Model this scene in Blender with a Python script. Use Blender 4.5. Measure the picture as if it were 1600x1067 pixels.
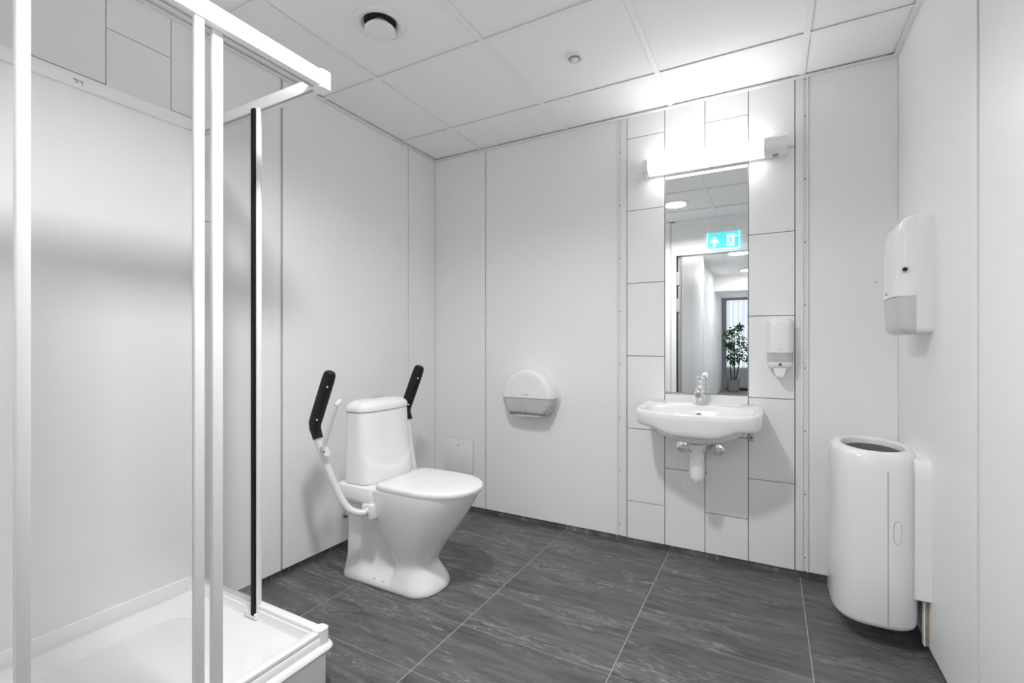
import bpy, bmesh, math, random
from mathutils import Vector, Matrix

random.seed(7)
for o in list(bpy.data.objects):
    bpy.data.objects.remove(o, do_unlink=True)
scene = bpy.context.scene
COL = scene.collection
PI = math.pi

# ------------------------------------------------------------------ camera
cam_data = bpy.data.cameras.new('camera')
cam = bpy.data.objects.new('camera', cam_data)
COL.objects.link(cam)
scene.camera = cam
cam.location = (0, 0, 1.115)
cam.rotation_euler = (PI / 2, 0, math.radians(28.544))
cam_data.sensor_width = 36
cam_data.lens = 738.0 / 1600 * 36
cam_data.shift_y = 4.0 / 1600
cam_data.clip_start = 0.01

# ------------------------------------------------------------------ world and exposure
world = bpy.data.worlds.new('world')
scene.world = world
world.use_nodes = True
world.node_tree.nodes['Background'].inputs[0].default_value = (1, 1, 1, 1)
world.node_tree.nodes['Background'].inputs[1].default_value = 0.6
vs = scene.view_settings
vs.view_transform = 'Standard'
vs.look = 'None'
vs.gamma = 1
vs.use_curve_mapping = False
vs.exposure = 0.25
scene.cycles.transparent_max_bounces = 32
scene.cycles.max_bounces = 14
scene.cycles.diffuse_bounces = 10
scene.cycles.glossy_bounces = 6

MIRROR_LAMP = 10.0      # emission of the mirror lamp diffuser
DOWNLIGHT = 20.0       # watts of the recessed downlight
HALL_LIGHT = 82.0       # emission of the hall ceiling lamps
WINDOW_LIGHT = 2.5

# ------------------------------------------------------------------ main measures (metres)
XL, XR, YB, YF, H = -2.045, 0.50, 2.635, 0.11, 2.387   # panel faces, ceiling
BASE = 0.035                                           # panels start above the floor cove

# ================================================================== materials
def mat(name, color, rough=0.5, metal=0.0, spec=0.5, noise=None, bump=None, coat=0.0, emit=None, estr=0.0, alpha=None):
    m = bpy.data.materials.new(name)
    m.use_nodes = True
    nt = m.node_tree
    b = nt.nodes['Principled BSDF']
    c = (*color, 1) if len(color) == 3 else color
    b.inputs['Base Color'].default_value = c
    b.inputs['Roughness'].default_value = rough
    b.inputs['Metallic'].default_value = metal
    b.inputs['Specular IOR Level'].default_value = spec
    b.inputs['Coat Weight'].default_value = coat
    if emit:
        b.inputs['Emission Color'].default_value = (*emit, 1)
        b.inputs['Emission Strength'].default_value = estr
    if noise or bump:
        tc = nt.nodes.new('ShaderNodeTexCoord')
        n = nt.nodes.new('ShaderNodeTexNoise')
        sc = noise[0] if noise else bump[0]
        n.inputs['Scale'].default_value = sc
        n.inputs['Detail'].default_value = 4
        nt.links.new(tc.outputs['Object'], n.inputs['Vector'])
        if noise:
            mx = nt.nodes.new('ShaderNodeMix')
            mx.data_type = 'RGBA'
            amt = noise[1]
            mx.inputs[6].default_value = tuple(v * (1 - amt) for v in c[:3]) + (1,)
            mx.inputs[7].default_value = tuple(min(1, v * (1 + amt)) for v in c[:3]) + (1,)
            nt.links.new(n.outputs['Fac'], mx.inputs[0])
            nt.links.new(mx.outputs[2], b.inputs['Base Color'])
        if bump:
            n2 = nt.nodes.new('ShaderNodeTexNoise')
            n2.inputs['Scale'].default_value = bump[0]
            n2.inputs['Detail'].default_value = 3
            nt.links.new(tc.outputs['Object'], n2.inputs['Vector'])
            bp = nt.nodes.new('ShaderNodeBump')
            bp.inputs['Strength'].default_value = bump[1]
            bp.inputs['Distance'].default_value = 0.002
            nt.links.new(n2.outputs['Fac'], bp.inputs['Height'])
            nt.links.new(bp.outputs['Normal'], b.inputs['Normal'])
    return m

def floor_tile_material():
    m = bpy.data.materials.new('slate_floor_tile')
    m.use_nodes = True
    nt = m.node_tree
    L = nt.links.new
    b = nt.nodes['Principled BSDF']
    b.inputs['Roughness'].default_value = 0.42
    b.inputs['Specular IOR Level'].default_value = 0.35
    geo = nt.nodes.new('ShaderNodeNewGeometry')
    info = nt.nodes.new('ShaderNodeObjectInfo')
    mul = nt.nodes.new('ShaderNodeMath'); mul.operation = 'MULTIPLY'; mul.inputs[1].default_value = 37.0
    L(info.outputs['Random'], mul.inputs[0])
    comb = nt.nodes.new('ShaderNodeCombineXYZ')
    L(mul.outputs[0], comb.inputs[2]); L(mul.outputs[0], comb.inputs[0])
    add = nt.nodes.new('ShaderNodeVectorMath'); add.operation = 'ADD'
    L(geo.outputs['Position'], add.inputs[0]); L(comb.outputs[0], add.inputs[1])
    def streak(sx, sy, detail, rough):
        mp = nt.nodes.new('ShaderNodeMapping')
        mp.inputs['Scale'].default_value = (sx, sy, 1)
        L(add.outputs[0], mp.inputs['Vector'])
        n = nt.nodes.new('ShaderNodeTexNoise')
        n.inputs['Scale'].default_value = 1.0
        n.inputs['Detail'].default_value = detail
        n.inputs['Roughness'].default_value = rough
        n.inputs['Distortion'].default_value = 1.1
        L(mp.outputs[0], n.inputs['Vector'])
        return n
    n1 = streak(3.4, 21, 9, 0.68)
    r1 = nt.nodes.new('ShaderNodeValToRGB')
    r1.color_ramp.elements[0].position = 0.28; r1.color_ramp.elements[0].color = (0.055, 0.055, 0.056, 1)
    r1.color_ramp.elements[1].position = 0.75; r1.color_ramp.elements[1].color = (0.195, 0.195, 0.197, 1)
    L(n1.outputs['Fac'], r1.inputs[0])
    n2 = streak(13, 60, 9, 0.75)
    r2 = nt.nodes.new('ShaderNodeValToRGB')
    r2.color_ramp.elements[0].position = 0.50; r2.color_ramp.elements[0].color = (0, 0, 0, 1)
    r2.color_ramp.elements[1].position = 0.68; r2.color_ramp.elements[1].color = (1, 1, 1, 1)
    L(n2.outputs['Fac'], r2.inputs[0])
    n3 = streak(1.6, 9, 3, 0.5)
    r3 = nt.nodes.new('ShaderNodeValToRGB')
    r3.color_ramp.elements[0].position = 0.47; r3.color_ramp.elements[0].color = (0, 0, 0, 1)
    r3.color_ramp.elements[1].position = 0.60; r3.color_ramp.elements[1].color = (1, 1, 1, 1)
    L(n3.outputs['Fac'], r3.inputs[0])
    mm = nt.nodes.new('ShaderNodeMath'); mm.operation = 'MULTIPLY'
    L(r2.outputs[0], mm.inputs[0]); L(r3.outputs[0], mm.inputs[1])
    mx = nt.nodes.new('ShaderNodeMix'); mx.data_type = 'RGBA'
    mx.inputs[7].default_value = (0.40, 0.40, 0.40, 1)
    L(mm.outputs[0], mx.inputs[0]); L(r1.outputs[0], mx.inputs[6])
    L(mx.outputs[2], b.inputs['Base Color'])
    bp = nt.nodes.new('ShaderNodeBump'); bp.inputs['Strength'].default_value = 0.12; bp.inputs['Distance'].default_value = 0.002
    L(n1.outputs['Fac'], bp.inputs['Height']); L(bp.outputs['Normal'], b.inputs['Normal'])
    return m

def pane_material(name, tint, refl=0.06, frost=0.0):
    m = bpy.data.materials.new(name)
    m.use_nodes = True
    nt = m.node_tree
    nt.nodes.remove(nt.nodes['Principled BSDF'])
    out = nt.nodes['Material Output']
    tr = nt.nodes.new('ShaderNodeBsdfTransparent'); tr.inputs[0].default_value = (*tint, 1)
    gl = nt.nodes.new('ShaderNodeBsdfGlossy'); gl.inputs['Roughness'].default_value = 0.03
    lw = nt.nodes.new('ShaderNodeLayerWeight'); lw.inputs['Blend'].default_value = 0.5
    pw = nt.nodes.new('ShaderNodeMath'); pw.operation = 'POWER'; pw.inputs[1].default_value = 4.5
    nt.links.new(lw.outputs['Facing'], pw.inputs[0])
    fr = nt.nodes.new('ShaderNodeMath'); fr.operation = 'MULTIPLY_ADD'; fr.inputs[1].default_value = 0.6; fr.inputs[2].default_value = 0.012
    nt.links.new(pw.outputs[0], fr.inputs[0])
    mix = nt.nodes.new('ShaderNodeMixShader')
    nt.links.new(fr.outputs[0], mix.inputs[0])
    nt.links.new(tr.outputs[0], mix.inputs[1]); nt.links.new(gl.outputs[0], mix.inputs[2])
    last = mix
    if frost:
        df = nt.nodes.new('ShaderNodeBsdfDiffuse'); df.inputs[0].default_value = (0.75, 0.75, 0.76, 1)
        m2 = nt.nodes.new('ShaderNodeMixShader'); m2.inputs[0].default_value = frost
        nt.links.new(mix.outputs[0], m2.inputs[1]); nt.links.new(df.outputs[0], m2.inputs[2])
        last = m2
    nt.links.new(last.outputs[0], out.inputs['Surface'])
    return m

W = 0.90
def blind_material():
    m = mat('white_vertical_blind', (0.72, 0.73, 0.75), 0.7, noise=(10, 0.04))
    nt = m.node_tree
    t = nt.nodes.new('ShaderNodeBsdfTranslucent'); t.inputs[0].default_value = (.75, .77, .8, 1)
    mx = nt.nodes.new('ShaderNodeMixShader'); mx.inputs[0].default_value = .5
    nt.links.new(nt.nodes['Principled BSDF'].outputs[0], mx.inputs[1]); nt.links.new(t.outputs[0], mx.inputs[2])
    nt.links.new(mx.outputs[0], nt.nodes['Material Output'].inputs['Surface'])
    return m
M = dict(
    panel=mat('white_wall_laminate', (W, W, W * 1.0), 0.42, spec=0.35, noise=(3.0, 0.02), bump=(240, 0.04)),
    strip=mat('white_aluminium_strip', (0.84, 0.84, 0.84), 0.35, spec=0.4),
    tile=mat('white_wall_tile', (0.88, 0.88, 0.88), 0.28, spec=0.45, noise=(2.0, 0.015)),
    grout=mat('grey_grout', (0.17, 0.17, 0.175), 0.9, noise=(60, 0.12)),
    floor_grout=mat('light_grey_floor_grout', (0.42, 0.42, 0.41), 0.9, noise=(60, 0.15)),
    floor_tile=floor_tile_material(),
    ceil_tile=mat('mineral_ceiling_tile', (0.94, 0.94, 0.94), 0.9, spec=0.1, noise=(120, 0.03), bump=(300, 0.1)),
    ceil_bar=mat('white_ceiling_bar', (0.92, 0.92, 0.92), 0.45, spec=0.3),
    ceramic=mat('glazed_white_ceramic', (0.88, 0.88, 0.88), 0.10, spec=0.5, coat=0.3, noise=(1.5, 0.01)),
    seat=mat('white_seat_plastic', (0.86, 0.86, 0.86), 0.25, spec=0.45, noise=(2, 0.01)),
    plastic=mat('white_gloss_plastic', (0.87, 0.87, 0.87), 0.16, spec=0.5, noise=(2, 0.01)),
    acrylic=mat('white_shower_acrylic', (0.88, 0.88, 0.88), 0.14, spec=0.5, noise=(2, 0.01)),
    shower_panel=mat('white_shower_back_panel', (0.88, 0.88, 0.88), 0.5, spec=0.4, noise=(4, 0.02)),
    alu=mat('white_lacquered_aluminium', (0.86, 0.86, 0.86), 0.25, spec=0.5, noise=(5, 0.01)),
    silver=mat('silver_aluminium', (0.62, 0.62, 0.62), 0.35, metal=0.6, noise=(8, 0.03)),
    tube=mat('white_powder_coated_tube', (0.74, 0.74, 0.74), 0.3, spec=0.5, noise=(6, 0.02)),
    window_grey=mat('smoked_grey_plastic', (0.54, 0.54, 0.54), 0.12, spec=0.5, noise=(14, 0.14)),
    window_pale=mat('pale_frosted_plastic', (0.60, 0.60, 0.60), 0.2, spec=0.5, noise=(9, 0.10)),
    black=mat('black_rubber_grip', (0.008, 0.008, 0.009), 0.45, spec=0.3, noise=(40, 0.2)),
    seal=mat('black_rubber_seal', (0.006, 0.006, 0.007), 0.6, spec=0.2, noise=(40, 0.2)),
    chrome=mat('polished_chrome', (0.85, 0.85, 0.86), 0.05, metal=1.0, noise=(3, 0.01)),
    steel=mat('brushed_steel', (0.55, 0.55, 0.55), 0.3, metal=1.0, noise=(30, 0.05)),
    dark=mat('dark_gap', (0.02, 0.02, 0.02), 0.8, noise=(20, 0.2)),
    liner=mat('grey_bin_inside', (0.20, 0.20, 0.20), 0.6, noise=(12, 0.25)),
    grey=mat('mid_grey_plastic', (0.33, 0.33, 0.33), 0.5, noise=(20, 0.08)),
    line=mat('grey_seam_line', (0.42, 0.42, 0.42), 0.7, noise=(20, 0.08)),
    print_=mat('grey_logo_print', (0.50, 0.50, 0.50), 0.5, noise=(20, 0.05)),
    screw=mat('small_dark_screw', (0.10, 0.10, 0.10), 0.5, metal=0.5, noise=(20, 0.1)),
    mirror=mat('silvered_mirror', (0.86, 0.87, 0.87), 0.005, metal=1.0, noise=(1, 0.004)),
    mirror_edge=mat('polished_mirror_edge', (0.75, 0.76, 0.76), 0.2, noise=(4, 0.02)),
    glass=pane_material('clear_shower_glass', (0.977, 0.977, 0.977), frost=0.012),
    diffuser=mat('lit_opal_diffuser', (0.9, 0.9, 0.9), 0.4, noise=(3, 0.01), emit=(1, 0.99, 0.98), estr=MIRROR_LAMP),
    lens=mat('faceted_lamp_lens', (0.8, 0.8, 0.8), 0.1, noise=(60, 0.2), emit=(1, 1, 1), estr=0.6),
    hall_lens=mat('lit_hall_lamp_lens', (0.9, 0.9, 0.9), 0.4, noise=(3, 0.01), emit=(1, 1, 1), estr=HALL_LIGHT),
    sign_green=mat('lit_turquoise_sign', (0.02, 0.35, 0.36), 0.3, noise=(6, 0.05), emit=(0.10, 0.60, 0.64), estr=1.15),
    sign_white=mat('lit_white_pictogram', (0.9, 0.9, 0.9), 0.3, noise=(6, 0.01), emit=(0.85, 1, 1), estr=1.2),
    sign_edge=mat('glowing_acrylic_edge', (0.7, 0.9, 0.9), 0.2, noise=(6, 0.01), emit=(0.5, 0.95, 1), estr=1.0),
    blind=blind_material(),
    sky_pane=mat('daylit_window_pane', (0.8, 0.85, 0.9), 0.2, noise=(1.2, 0.1), emit=(0.97, 0.985, 1), estr=WINDOW_LIGHT),
    frame_grey=mat('grey_window_frame', (0.30, 0.30, 0.31), 0.5, noise=(10, 0.04)),
    hall_floor=mat('grey_hall_vinyl', (0.20, 0.20, 0.20), 0.4, noise=(20, 0.1)),
    leaf=mat('green_ficus_leaf', (0.016, 0.075, 0.018), 0.45, noise=(25, 0.5)),
    bark=mat('brown_bark', (0.05, 0.035, 0.025), 0.8, noise=(50, 0.4)),
    pot=mat('grey_plant_pot', (0.24, 0.235, 0.23), 0.6, noise=(30, 0.08)),
    soil=mat('dark_soil', (0.03, 0.022, 0.015), 0.95, noise=(60, 0.4)),
)

# ================================================================== mesh helpers
def new_bm():
    return bmesh.new()

def add_box(bm, x0, x1, y0, y1, z0, z1, bev=0.0, seg=2):
    t = bmesh.new()
    bmesh.ops.create_cube(t, size=1.0)
    for v in t.verts:
        v.co = Vector((x0 + (v.co.x + .5) * (x1 - x0), y0 + (v.co.y + .5) * (y1 - y0), z0 + (v.co.z + .5) * (z1 - z0)))
    if bev > 0:
        bmesh.ops.bevel(t, geom=list(t.edges), offset=bev, segments=seg, profile=0.5, affect='EDGES')
    merge(bm, t)
    return bm

def merge(bm, t, mtx=None):
    vm = {}
    for v in t.verts:
        vm[v] = bm.verts.new(mtx @ v.co if mtx else v.co)
    for f in t.faces:
        try:
            bm.faces.new([vm[v] for v in f.verts])
        except ValueError:
            pass
    t.free()

def add_loft(bm, rings, cap0=True, cap1=True, closed=True):
    vr = [[bm.verts.new(p) for p in r] for r in rings]
    n = len(rings[0])
    for a, b in zip(vr[:-1], vr[1:]):
        for i in range(n if closed else n - 1):
            j = (i + 1) % n
            bm.faces.new((a[i], a[j], b[j], b[i]))
    if cap0:
        bm.faces.new(list(reversed(vr[0])))
    if cap1:
        bm.faces.new(vr[-1])
    return bm

def add_lathe(bm, origin, axis, prof, n=32, cap0=True, cap1=True):
    """prof: list of (radius, distance along axis)"""
    axis = Vector(axis).normalized()
    up = Vector((0, 0, 1)) if abs(axis.z) < .9 else Vector((1, 0, 0))
    u = axis.cross(up).normalized(); v = axis.cross(u).normalized()
    o = Vector(origin)
    rings = []
    for r, d in prof:
        rings.append([o + axis * d + (u * math.cos(2 * PI * i / n) + v * math.sin(2 * PI * i / n)) * r for i in range(n)])
    return add_loft(bm, rings, cap0, cap1)

def smooth_path(pts, sub=8):
    P = [Vector(p) for p in pts]
    out = []
    for i in range(len(P) - 1):
        p0 = P[i - 1] if i > 0 else P[i] * 2 - P[i + 1]
        p1, p2 = P[i], P[i + 1]
        p3 = P[i + 2] if i + 2 < len(P) else P[i + 1] * 2 - P[i]
        for k in range(sub):
            t = k / sub
            out.append(0.5 * ((2 * p1) + (p2 - p0) * t + (2 * p0 - 5 * p1 + 4 * p2 - p3) * t * t + (3 * p1 - p0 - 3 * p2 + p3) * t ** 3))
    out.append(P[-1])
    return out

def add_tube(bm, path, rad, n=14, flat=None, flat_axis=None):
    """rad: number or list; flat: ratio of the section along flat_axis"""
    P = [Vector(p) for p in path]
    rings = []
    prev_u = None
    for i, p in enumerate(P):
        t = (P[min(i + 1, len(P) - 1)] - P[max(i - 1, 0)]).normalized()
        if flat_axis:
            u = Vector(flat_axis); u = (u - t * u.dot(t)).normalized()
        else:
            if prev_u is None:
                ref = Vector((0, 0, 1)) if abs(t.z) < .9 else Vector((1, 0, 0))
                u = t.cross(ref).normalized()
            else:
                u = (prev_u - t * prev_u.dot(t)).normalized()
        prev_u = u
        v = t.cross(u)
        r = rad[i] if isinstance(rad, (list, tuple)) else rad
        fu = flat if flat else 1.0
        rings.append([p + u * (math.cos(2 * PI * k / n) * r * fu) + v * (math.sin(2 * PI * k / n) * r) for k in range(n)])
    return add_loft(bm, rings)

def add_prism(bm, poly, axis, a, b):
    """poly 2D points; axis 'x','y','z' gives extrusion axis from a to b"""
    def P(p, d):
        return {'x': (d, p[0], p[1]), 'y': (p[0], d, p[1]), 'z': (p[0], p[1], d)}[axis]
    return add_loft(bm, [[P(p, a) for p in poly], [P(p, b) for p in poly]])

ROOT = {}

def obj(name, bm, material, parent=None, smooth=None, bevel=0.0, sub=0, origin=None):
    """smooth: angle in degrees for soft shading"""
    bmesh.ops.remove_doubles(bm, verts=bm.verts, dist=1e-6)
    bmesh.ops.recalc_face_normals(bm, faces=bm.faces)
    off = Vector(ROOT.get(parent.name, (0, 0, 0))) if parent else Vector(origin or (0, 0, 0))
    if off.length > 0:
        bmesh.ops.translate(bm, verts=bm.verts, vec=-off)
    me = bpy.data.meshes.new(name)
    bm.to_mesh(me); bm.free()
    me.materials.append(material)
    if smooth is not None:
        for p in me.polygons:
            p.use_smooth = True
        me.set_sharp_from_angle(angle=math.radians(smooth))
    o = bpy.data.objects.new(name, me)
    COL.objects.link(o)
    if parent:
        o.parent = parent
        ROOT[o.name] = tuple(off)
    elif origin:
        o.location = origin
        ROOT[o.name] = tuple(origin)
    if bevel:
        md = o.modifiers.new('bevel', 'BEVEL'); md.width = bevel; md.segments = 2; md.limit_method = 'ANGLE'; md.angle_limit = math.radians(40)
    if sub:
        md = o.modifiers.new('subdivision', 'SUBSURF'); md.levels = sub; md.render_levels = sub
    return o

def box(name, dims, material, parent=None, bev=0.0, origin=None):
    bm = new_bm(); add_box(bm, *dims, bev=bev)
    return obj(name, bm, material, parent, smooth=35 if bev else None, origin=origin)

def tag(o, label, cat, group=None):
    o['label'] = label; o['category'] = cat
    if group: o['group'] = group
    return o

def thing(name, label, cat, loc, group=None):
    o = bpy.data.objects.new(name, None)
    COL.objects.link(o)
    o.location = loc; o.empty_display_size = 0.05
    ROOT[o.name] = tuple(loc)
    return tag(o, label, cat, group)

def struct(o, label=None, cat=None):
    o['kind'] = 'structure'
    if label: o['label'] = label
    if cat: o['category'] = cat
    return o

_cache = {}
def piece(name, key, make, material, parent, loc):
    """alike pieces share mesh data; make() returns a bmesh around the origin"""
    if key not in _cache:
        bm = make()
        bmesh.ops.recalc_face_normals(bm, faces=bm.faces)
        me = bpy.data.meshes.new(name); bm.to_mesh(me); bm.free()
        me.materials.append(material)
        _cache[key] = me
    o = bpy.data.objects.new(name, _cache[key])
    COL.objects.link(o)
    o.parent = parent
    o.location = Vector(loc) - Vector(ROOT.get(parent.name, (0, 0, 0)))
    return o

def slab(name, x0, x1, y0, y1, z0, z1, material, parent, bev=0.0015):
    d = (round(x1 - x0, 4), round(y1 - y0, 4), round(z1 - z0, 4))
    def mk():
        bm = new_bm()
        return add_box(bm, -d[0] / 2, d[0] / 2, -d[1] / 2, d[1] / 2, -d[2] / 2, d[2] / 2, bev=bev, seg=1)
    return piece(name, (name, d, material.name), mk, material, parent, ((x0 + x1) / 2, (y0 + y1) / 2, (z0 + z1) / 2))

def text_mesh(body, size, material, parent, matrix, name='logo', depth=0.0003):
    cu = bpy.data.curves.new(name, 'FONT')
    cu.body = body; cu.size = size; cu.align_x = 'CENTER'; cu.align_y = 'CENTER'; cu.extrude = depth; cu.resolution_u = 2
    tmp = bpy.data.objects.new('tmp_text', cu); COL.objects.link(tmp)
    dg = bpy.context.evaluated_depsgraph_get(); dg.update()
    me = bpy.data.meshes.new_from_object(tmp.evaluated_get(dg))
    bpy.data.objects.remove(tmp, do_unlink=True); bpy.data.curves.remove(cu)
    off = Vector(ROOT.get(parent.name, (0, 0, 0)))
    me.transform(Matrix.Translation(-off) @ matrix)
    me.materials.clear(); me.materials.append(material)
    o = bpy.data.objects.new(name, me); COL.objects.link(o); o.parent = parent
    ROOT[o.name] = tuple(off)
    return o

def frame_mtx(origin, xdir, zup=(0, 0, 1)):
    x = Vector(xdir).normalized(); y = Vector(zup).normalized(); n = x.cross(y)
    m = Matrix(((x.x, y.x, n.x, origin[0]), (x.y, y.y, n.y, origin[1]), (x.z, y.z, n.z, origin[2]), (0, 0, 0, 1)))
    return m

def sstep(a, b, x):
    t = max(0, min(1, (x - a) / (b - a)))
    return t * t * (3 - 2 * t)

def interp(tab, x):
    if x <= tab[0][0]: return tab[0][1]
    for (a, va), (b, vb) in zip(tab[:-1], tab[1:]):
        if x <= b:
            return va + (vb - va) * (x - a) / (b - a)
    return tab[-1][1]

def smooth_interp(tab, x):
    if x <= tab[0][0]: return tab[0][1]
    if x >= tab[-1][0]: return tab[-1][1]
    for i in range(len(tab) - 1):
        if x <= tab[i + 1][0]:
            x0, p1 = tab[i]; x1, p2 = tab[i + 1]
            m1 = (tab[i + 1][1] - tab[max(i - 1, 0)][1]) / (tab[i + 1][0] - tab[max(i - 1, 0)][0])
            j = min(i + 2, len(tab) - 1)
            m2 = (tab[j][1] - tab[i][1]) / (tab[j][0] - tab[i][0])
            h = x1 - x0; t = (x - x0) / h
            return (2 * t ** 3 - 3 * t * t + 1) * p1 + (t ** 3 - 2 * t * t + t) * h * m1 + (-2 * t ** 3 + 3 * t * t) * p2 + (t ** 3 - t * t) * h * m2

def super_ring(cx, cy, z, a, b, p, n=48):
    out = []
    for i in range(n):
        t = 2 * PI * i / n
        c, s = math.cos(t), math.sin(t)
        out.append((cx + a * math.copysign(abs(c) ** (2 / p), c), cy + b * math.copysign(abs(s) ** (2 / p), s), z))
    return out

# ================================================================== the bathroom shell
# ---- floor: grout bed plus single tiles
floor = struct(box('floor', (XL - .06, XR + .06, YF - .12, YB + .06, -.08, -.0009), M['floor_grout']),
               'dark slate grey tiled bathroom floor with pale joints', 'floor')
G = 0.0016
fx = [XL - .018, -1.688, -1.075, -.4725, .131, XR + .008]
fy = [YB + .012, 2.463, 2.160, 1.858, 1.556, 1.253, .950, .647, .344, YF - .12]
for i in range(len(fx) - 1):
    for j in range(len(fy) - 1):
        slab('floor_tile', fx[i] + G, fx[i + 1] - G, fy[j + 1] + G * .7, fy[j] - G * .7, -.012, 0.0, M['floor_tile'], floor, bev=0.0006)

# ---- baseboards: dark tile strip set back under the wall panels
def baseboard(name, axis, face, spans, sgn):
    b = None
    if axis == 'y':
        b = struct(box(name, (spans[0] , spans[-1], face + .006, face + .03, 0.0, BASE + .02), M['grout']), 'dark tile cove at the foot of the back wall', 'baseboard')
    else:
        b = struct(box(name, (min(face + sgn * .006, face + sgn * .03), max(face + sgn * .006, face + sgn * .03), spans[0], spans[-1], 0.0, BASE + .02), M['grout']),
                   'dark tile cove at the foot of the %s wall' % name.split('_')[1], 'baseboard')
    for a, c in zip(spans[:-1], spans[1:]):
        if axis == 'y':
            slab('baseboard_tile', a + G, c - G, face, face + .012, .0015, BASE + .015, M['floor_tile'], b, bev=0.0006)
        else:
            x0, x1 = sorted((face, face + sgn * .012))
            slab('baseboard_tile', x0, x1, a + G, c - G, .0015, BASE + .015, M['floor_tile'], b, bev=0.0006)
    return b
baseboard('baseboard_back', 'y', YB + .010, [XL - .015, -1.688, -1.075, -.4725, .131, XR + .006], 1)
baseboard('baseboard_left', 'x', XL - .015, [.2, .95, 1.556, 2.160, YB + .010], -1)
baseboard('baseboard_right', 'x', XR + .006, [YF, .647, 1.253, 1.858, 2.463, YB + .010], 1)

TOP = H - .004
def screw_dot(parent, loc, axis, r=0.0032):
    def mk():
        bm = new_bm()
        return add_lathe(bm, (0, 0, 0), axis, [(r, -.002), (r, .0006), (r * .6, .0014)], n=8)
    return piece('screw', ('screw', axis, r), mk, M['screw'], parent, loc)

# ---- back wall
wall_back = struct(box('wall_back', (XL - .06, XR + .06, YB + .008 + .030, YB + .12, -.08, H + .1), M['grout']),
                   'white panelled back wall with a white tiled strip around the basin', 'wall')
def panel_b(x0, x1, name='wall_panel', d=0.0, m='panel'):
    slab(name, x0, x1, YB + d, YB + .037, BASE, TOP, M[m], wall_back, bev=0.001)
panel_b(XL + .0, -1.634)
panel_b(-1.628, -.7565)
panel_b(.1665, XR)
# joint strips beside the tiles: bead, screwed groove, flat
panel_b(-.755, -.748, 'joint_strip', -.006, 'strip'); panel_b(-.748, -.7335, 'joint_strip', .004, 'strip'); panel_b(-.7335, -.7005, 'joint_strip', -.003, 'strip')
panel_b(.1115, .144, 'joint_strip', -.003, 'strip'); panel_b(.144, .1575, 'joint_strip', .004, 'strip'); panel_b(.1575, .165, 'joint_strip', -.006, 'strip')
panel_b(-1.634, -1.628, 'joint_strip', .006, 'line')
zs = [.10 + .30 * k for k in range(8)]
for z in zs:
    screw_dot(wall_back, (-.7408, YB + .004, z), (0, -1, 0))
    screw_dot(wall_back, (.1508, YB + .004, z), (0, -1, 0))
    screw_dot(wall_back, (-1.624, YB, z + .02), (0, -1, 0), 0.0026)
screw_dot(wall_back, (.4206, YB, 1.392), (0, -1, 0), 0.003)
screw_dot(wall_back, (.137, YB - .003, 1.62), (0, -1, 0), 0.0016)
# tiles: four columns of 200 x 400, every second column shifted
TX = [-.6985, -.494, -.292, -.090, .1095]
MZ0, MZ1 = .857, 2.037
phase = [.240, .4445, .240, .4445]
for c in range(4):
    js = [BASE - .004] + [phase[c] + .4045 * k for k in range(7) if phase[c] + .4045 * k < TOP - .03] + [TOP]
    for a, b in zip(js[:-1], js[1:]):
        spans = [(a, b)]
        if c in (1, 2):       # the mirror takes the place of the tiles here
            spans = []
            if a < MZ0 - .004: spans.append((a, min(b, MZ0 - .001)))
            if b > MZ1 + .004: spans.append((max(a, MZ1 + .001), b))
        for s0, s1 in spans:
            slab('wall_tile', TX[c] + .0017, TX[c + 1] - .0017, YB, YB + .037, s0 + .0017, s1 - .0017, M['tile'], wall_back, bev=0.0008)

# ---- left wall
wall_left = struct(box('wall_left', (XL - .12, XL - .038, YF - .12, YB + .06, -.08, H + .1), M['grout']),
                   'white panelled left wall behind toilet and shower', 'wall')
def panel_l(y0, y1, name='wall_panel', d=0.0, m='panel'):
    slab(name, XL - .037, XL - d, y0, y1, BASE, TOP, M[m], wall_left, bev=0.001)
panel_l(1.15, 1.448); panel_l(1.463, 2.357); panel_l(2.363, YB)
panel_l(1.448, 1.451, 'joint_strip', -.002, 'strip'); panel_l(1.451, 1.4625, 'joint_strip', .0025, 'line'); panel_l(2.357, 2.363, 'joint_strip', .005, 'line')
panel_l(1.13, 1.1495, 'joint_strip', -.003, 'strip')
for k in range(24):
    z = .10 + .095 * k + random.uniform(-.012, .012)
    screw_dot(wall_left, (XL - .004, 1.457, z), (1, 0, 0), 0.0024)
    screw_dot(wall_left, (XL - .0045, 2.360, z + .02), (1, 0, 0), 0.0024)
ly = [YF - .02, .158, .364, .570, .776, .982, 1.129]
for c in range(len(ly) - 1):
    ph = [.205, .4085][c % 2]
    js = [BASE - .004] + [ph + .4045 * k + (.0 if ph > .3 else .0) for k in range(7) if ph + .4045 * k < TOP - .03] + [TOP]
    for a, b in zip(js[:-1], js[1:]):
        if b < 1.7: continue          # behind the shower's own back panel
        slab('wall_tile', XL - .037, XL, ly[c] + .0017, ly[c + 1] - .0017, a + .0017, b - .0017, M['tile'], wall_left, bev=0.0008)
box('wall_panel', (XL - .037, XL - .002, YF - .02, 1.129, BASE, 1.62), M['panel'], wall_left)

# ---- right wall
wall_right = struct(box('wall_right', (XR + .036, XR + .12, YF - .12, YB + .06, -.08, H + .1), M['grout']),
                    'plain white panelled right wall', 'wall')
def panel_r(y0, y1, name='wall_panel', d=0.0, m='panel'):
    slab(name, XR + d, XR + .037, y0, y1, BASE, TOP, M[m], wall_right, bev=0.001)
panel_r(YF, 1.7275); panel_r(1.7425, YB)
panel_r(1.729, 1.7335, 'joint_strip', .005, 'line'); panel_r(1.7335, 1.738, 'joint_strip', -.003, 'strip'); panel_r(1.738, 1.7415, 'joint_strip', .005, 'strip')

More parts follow.
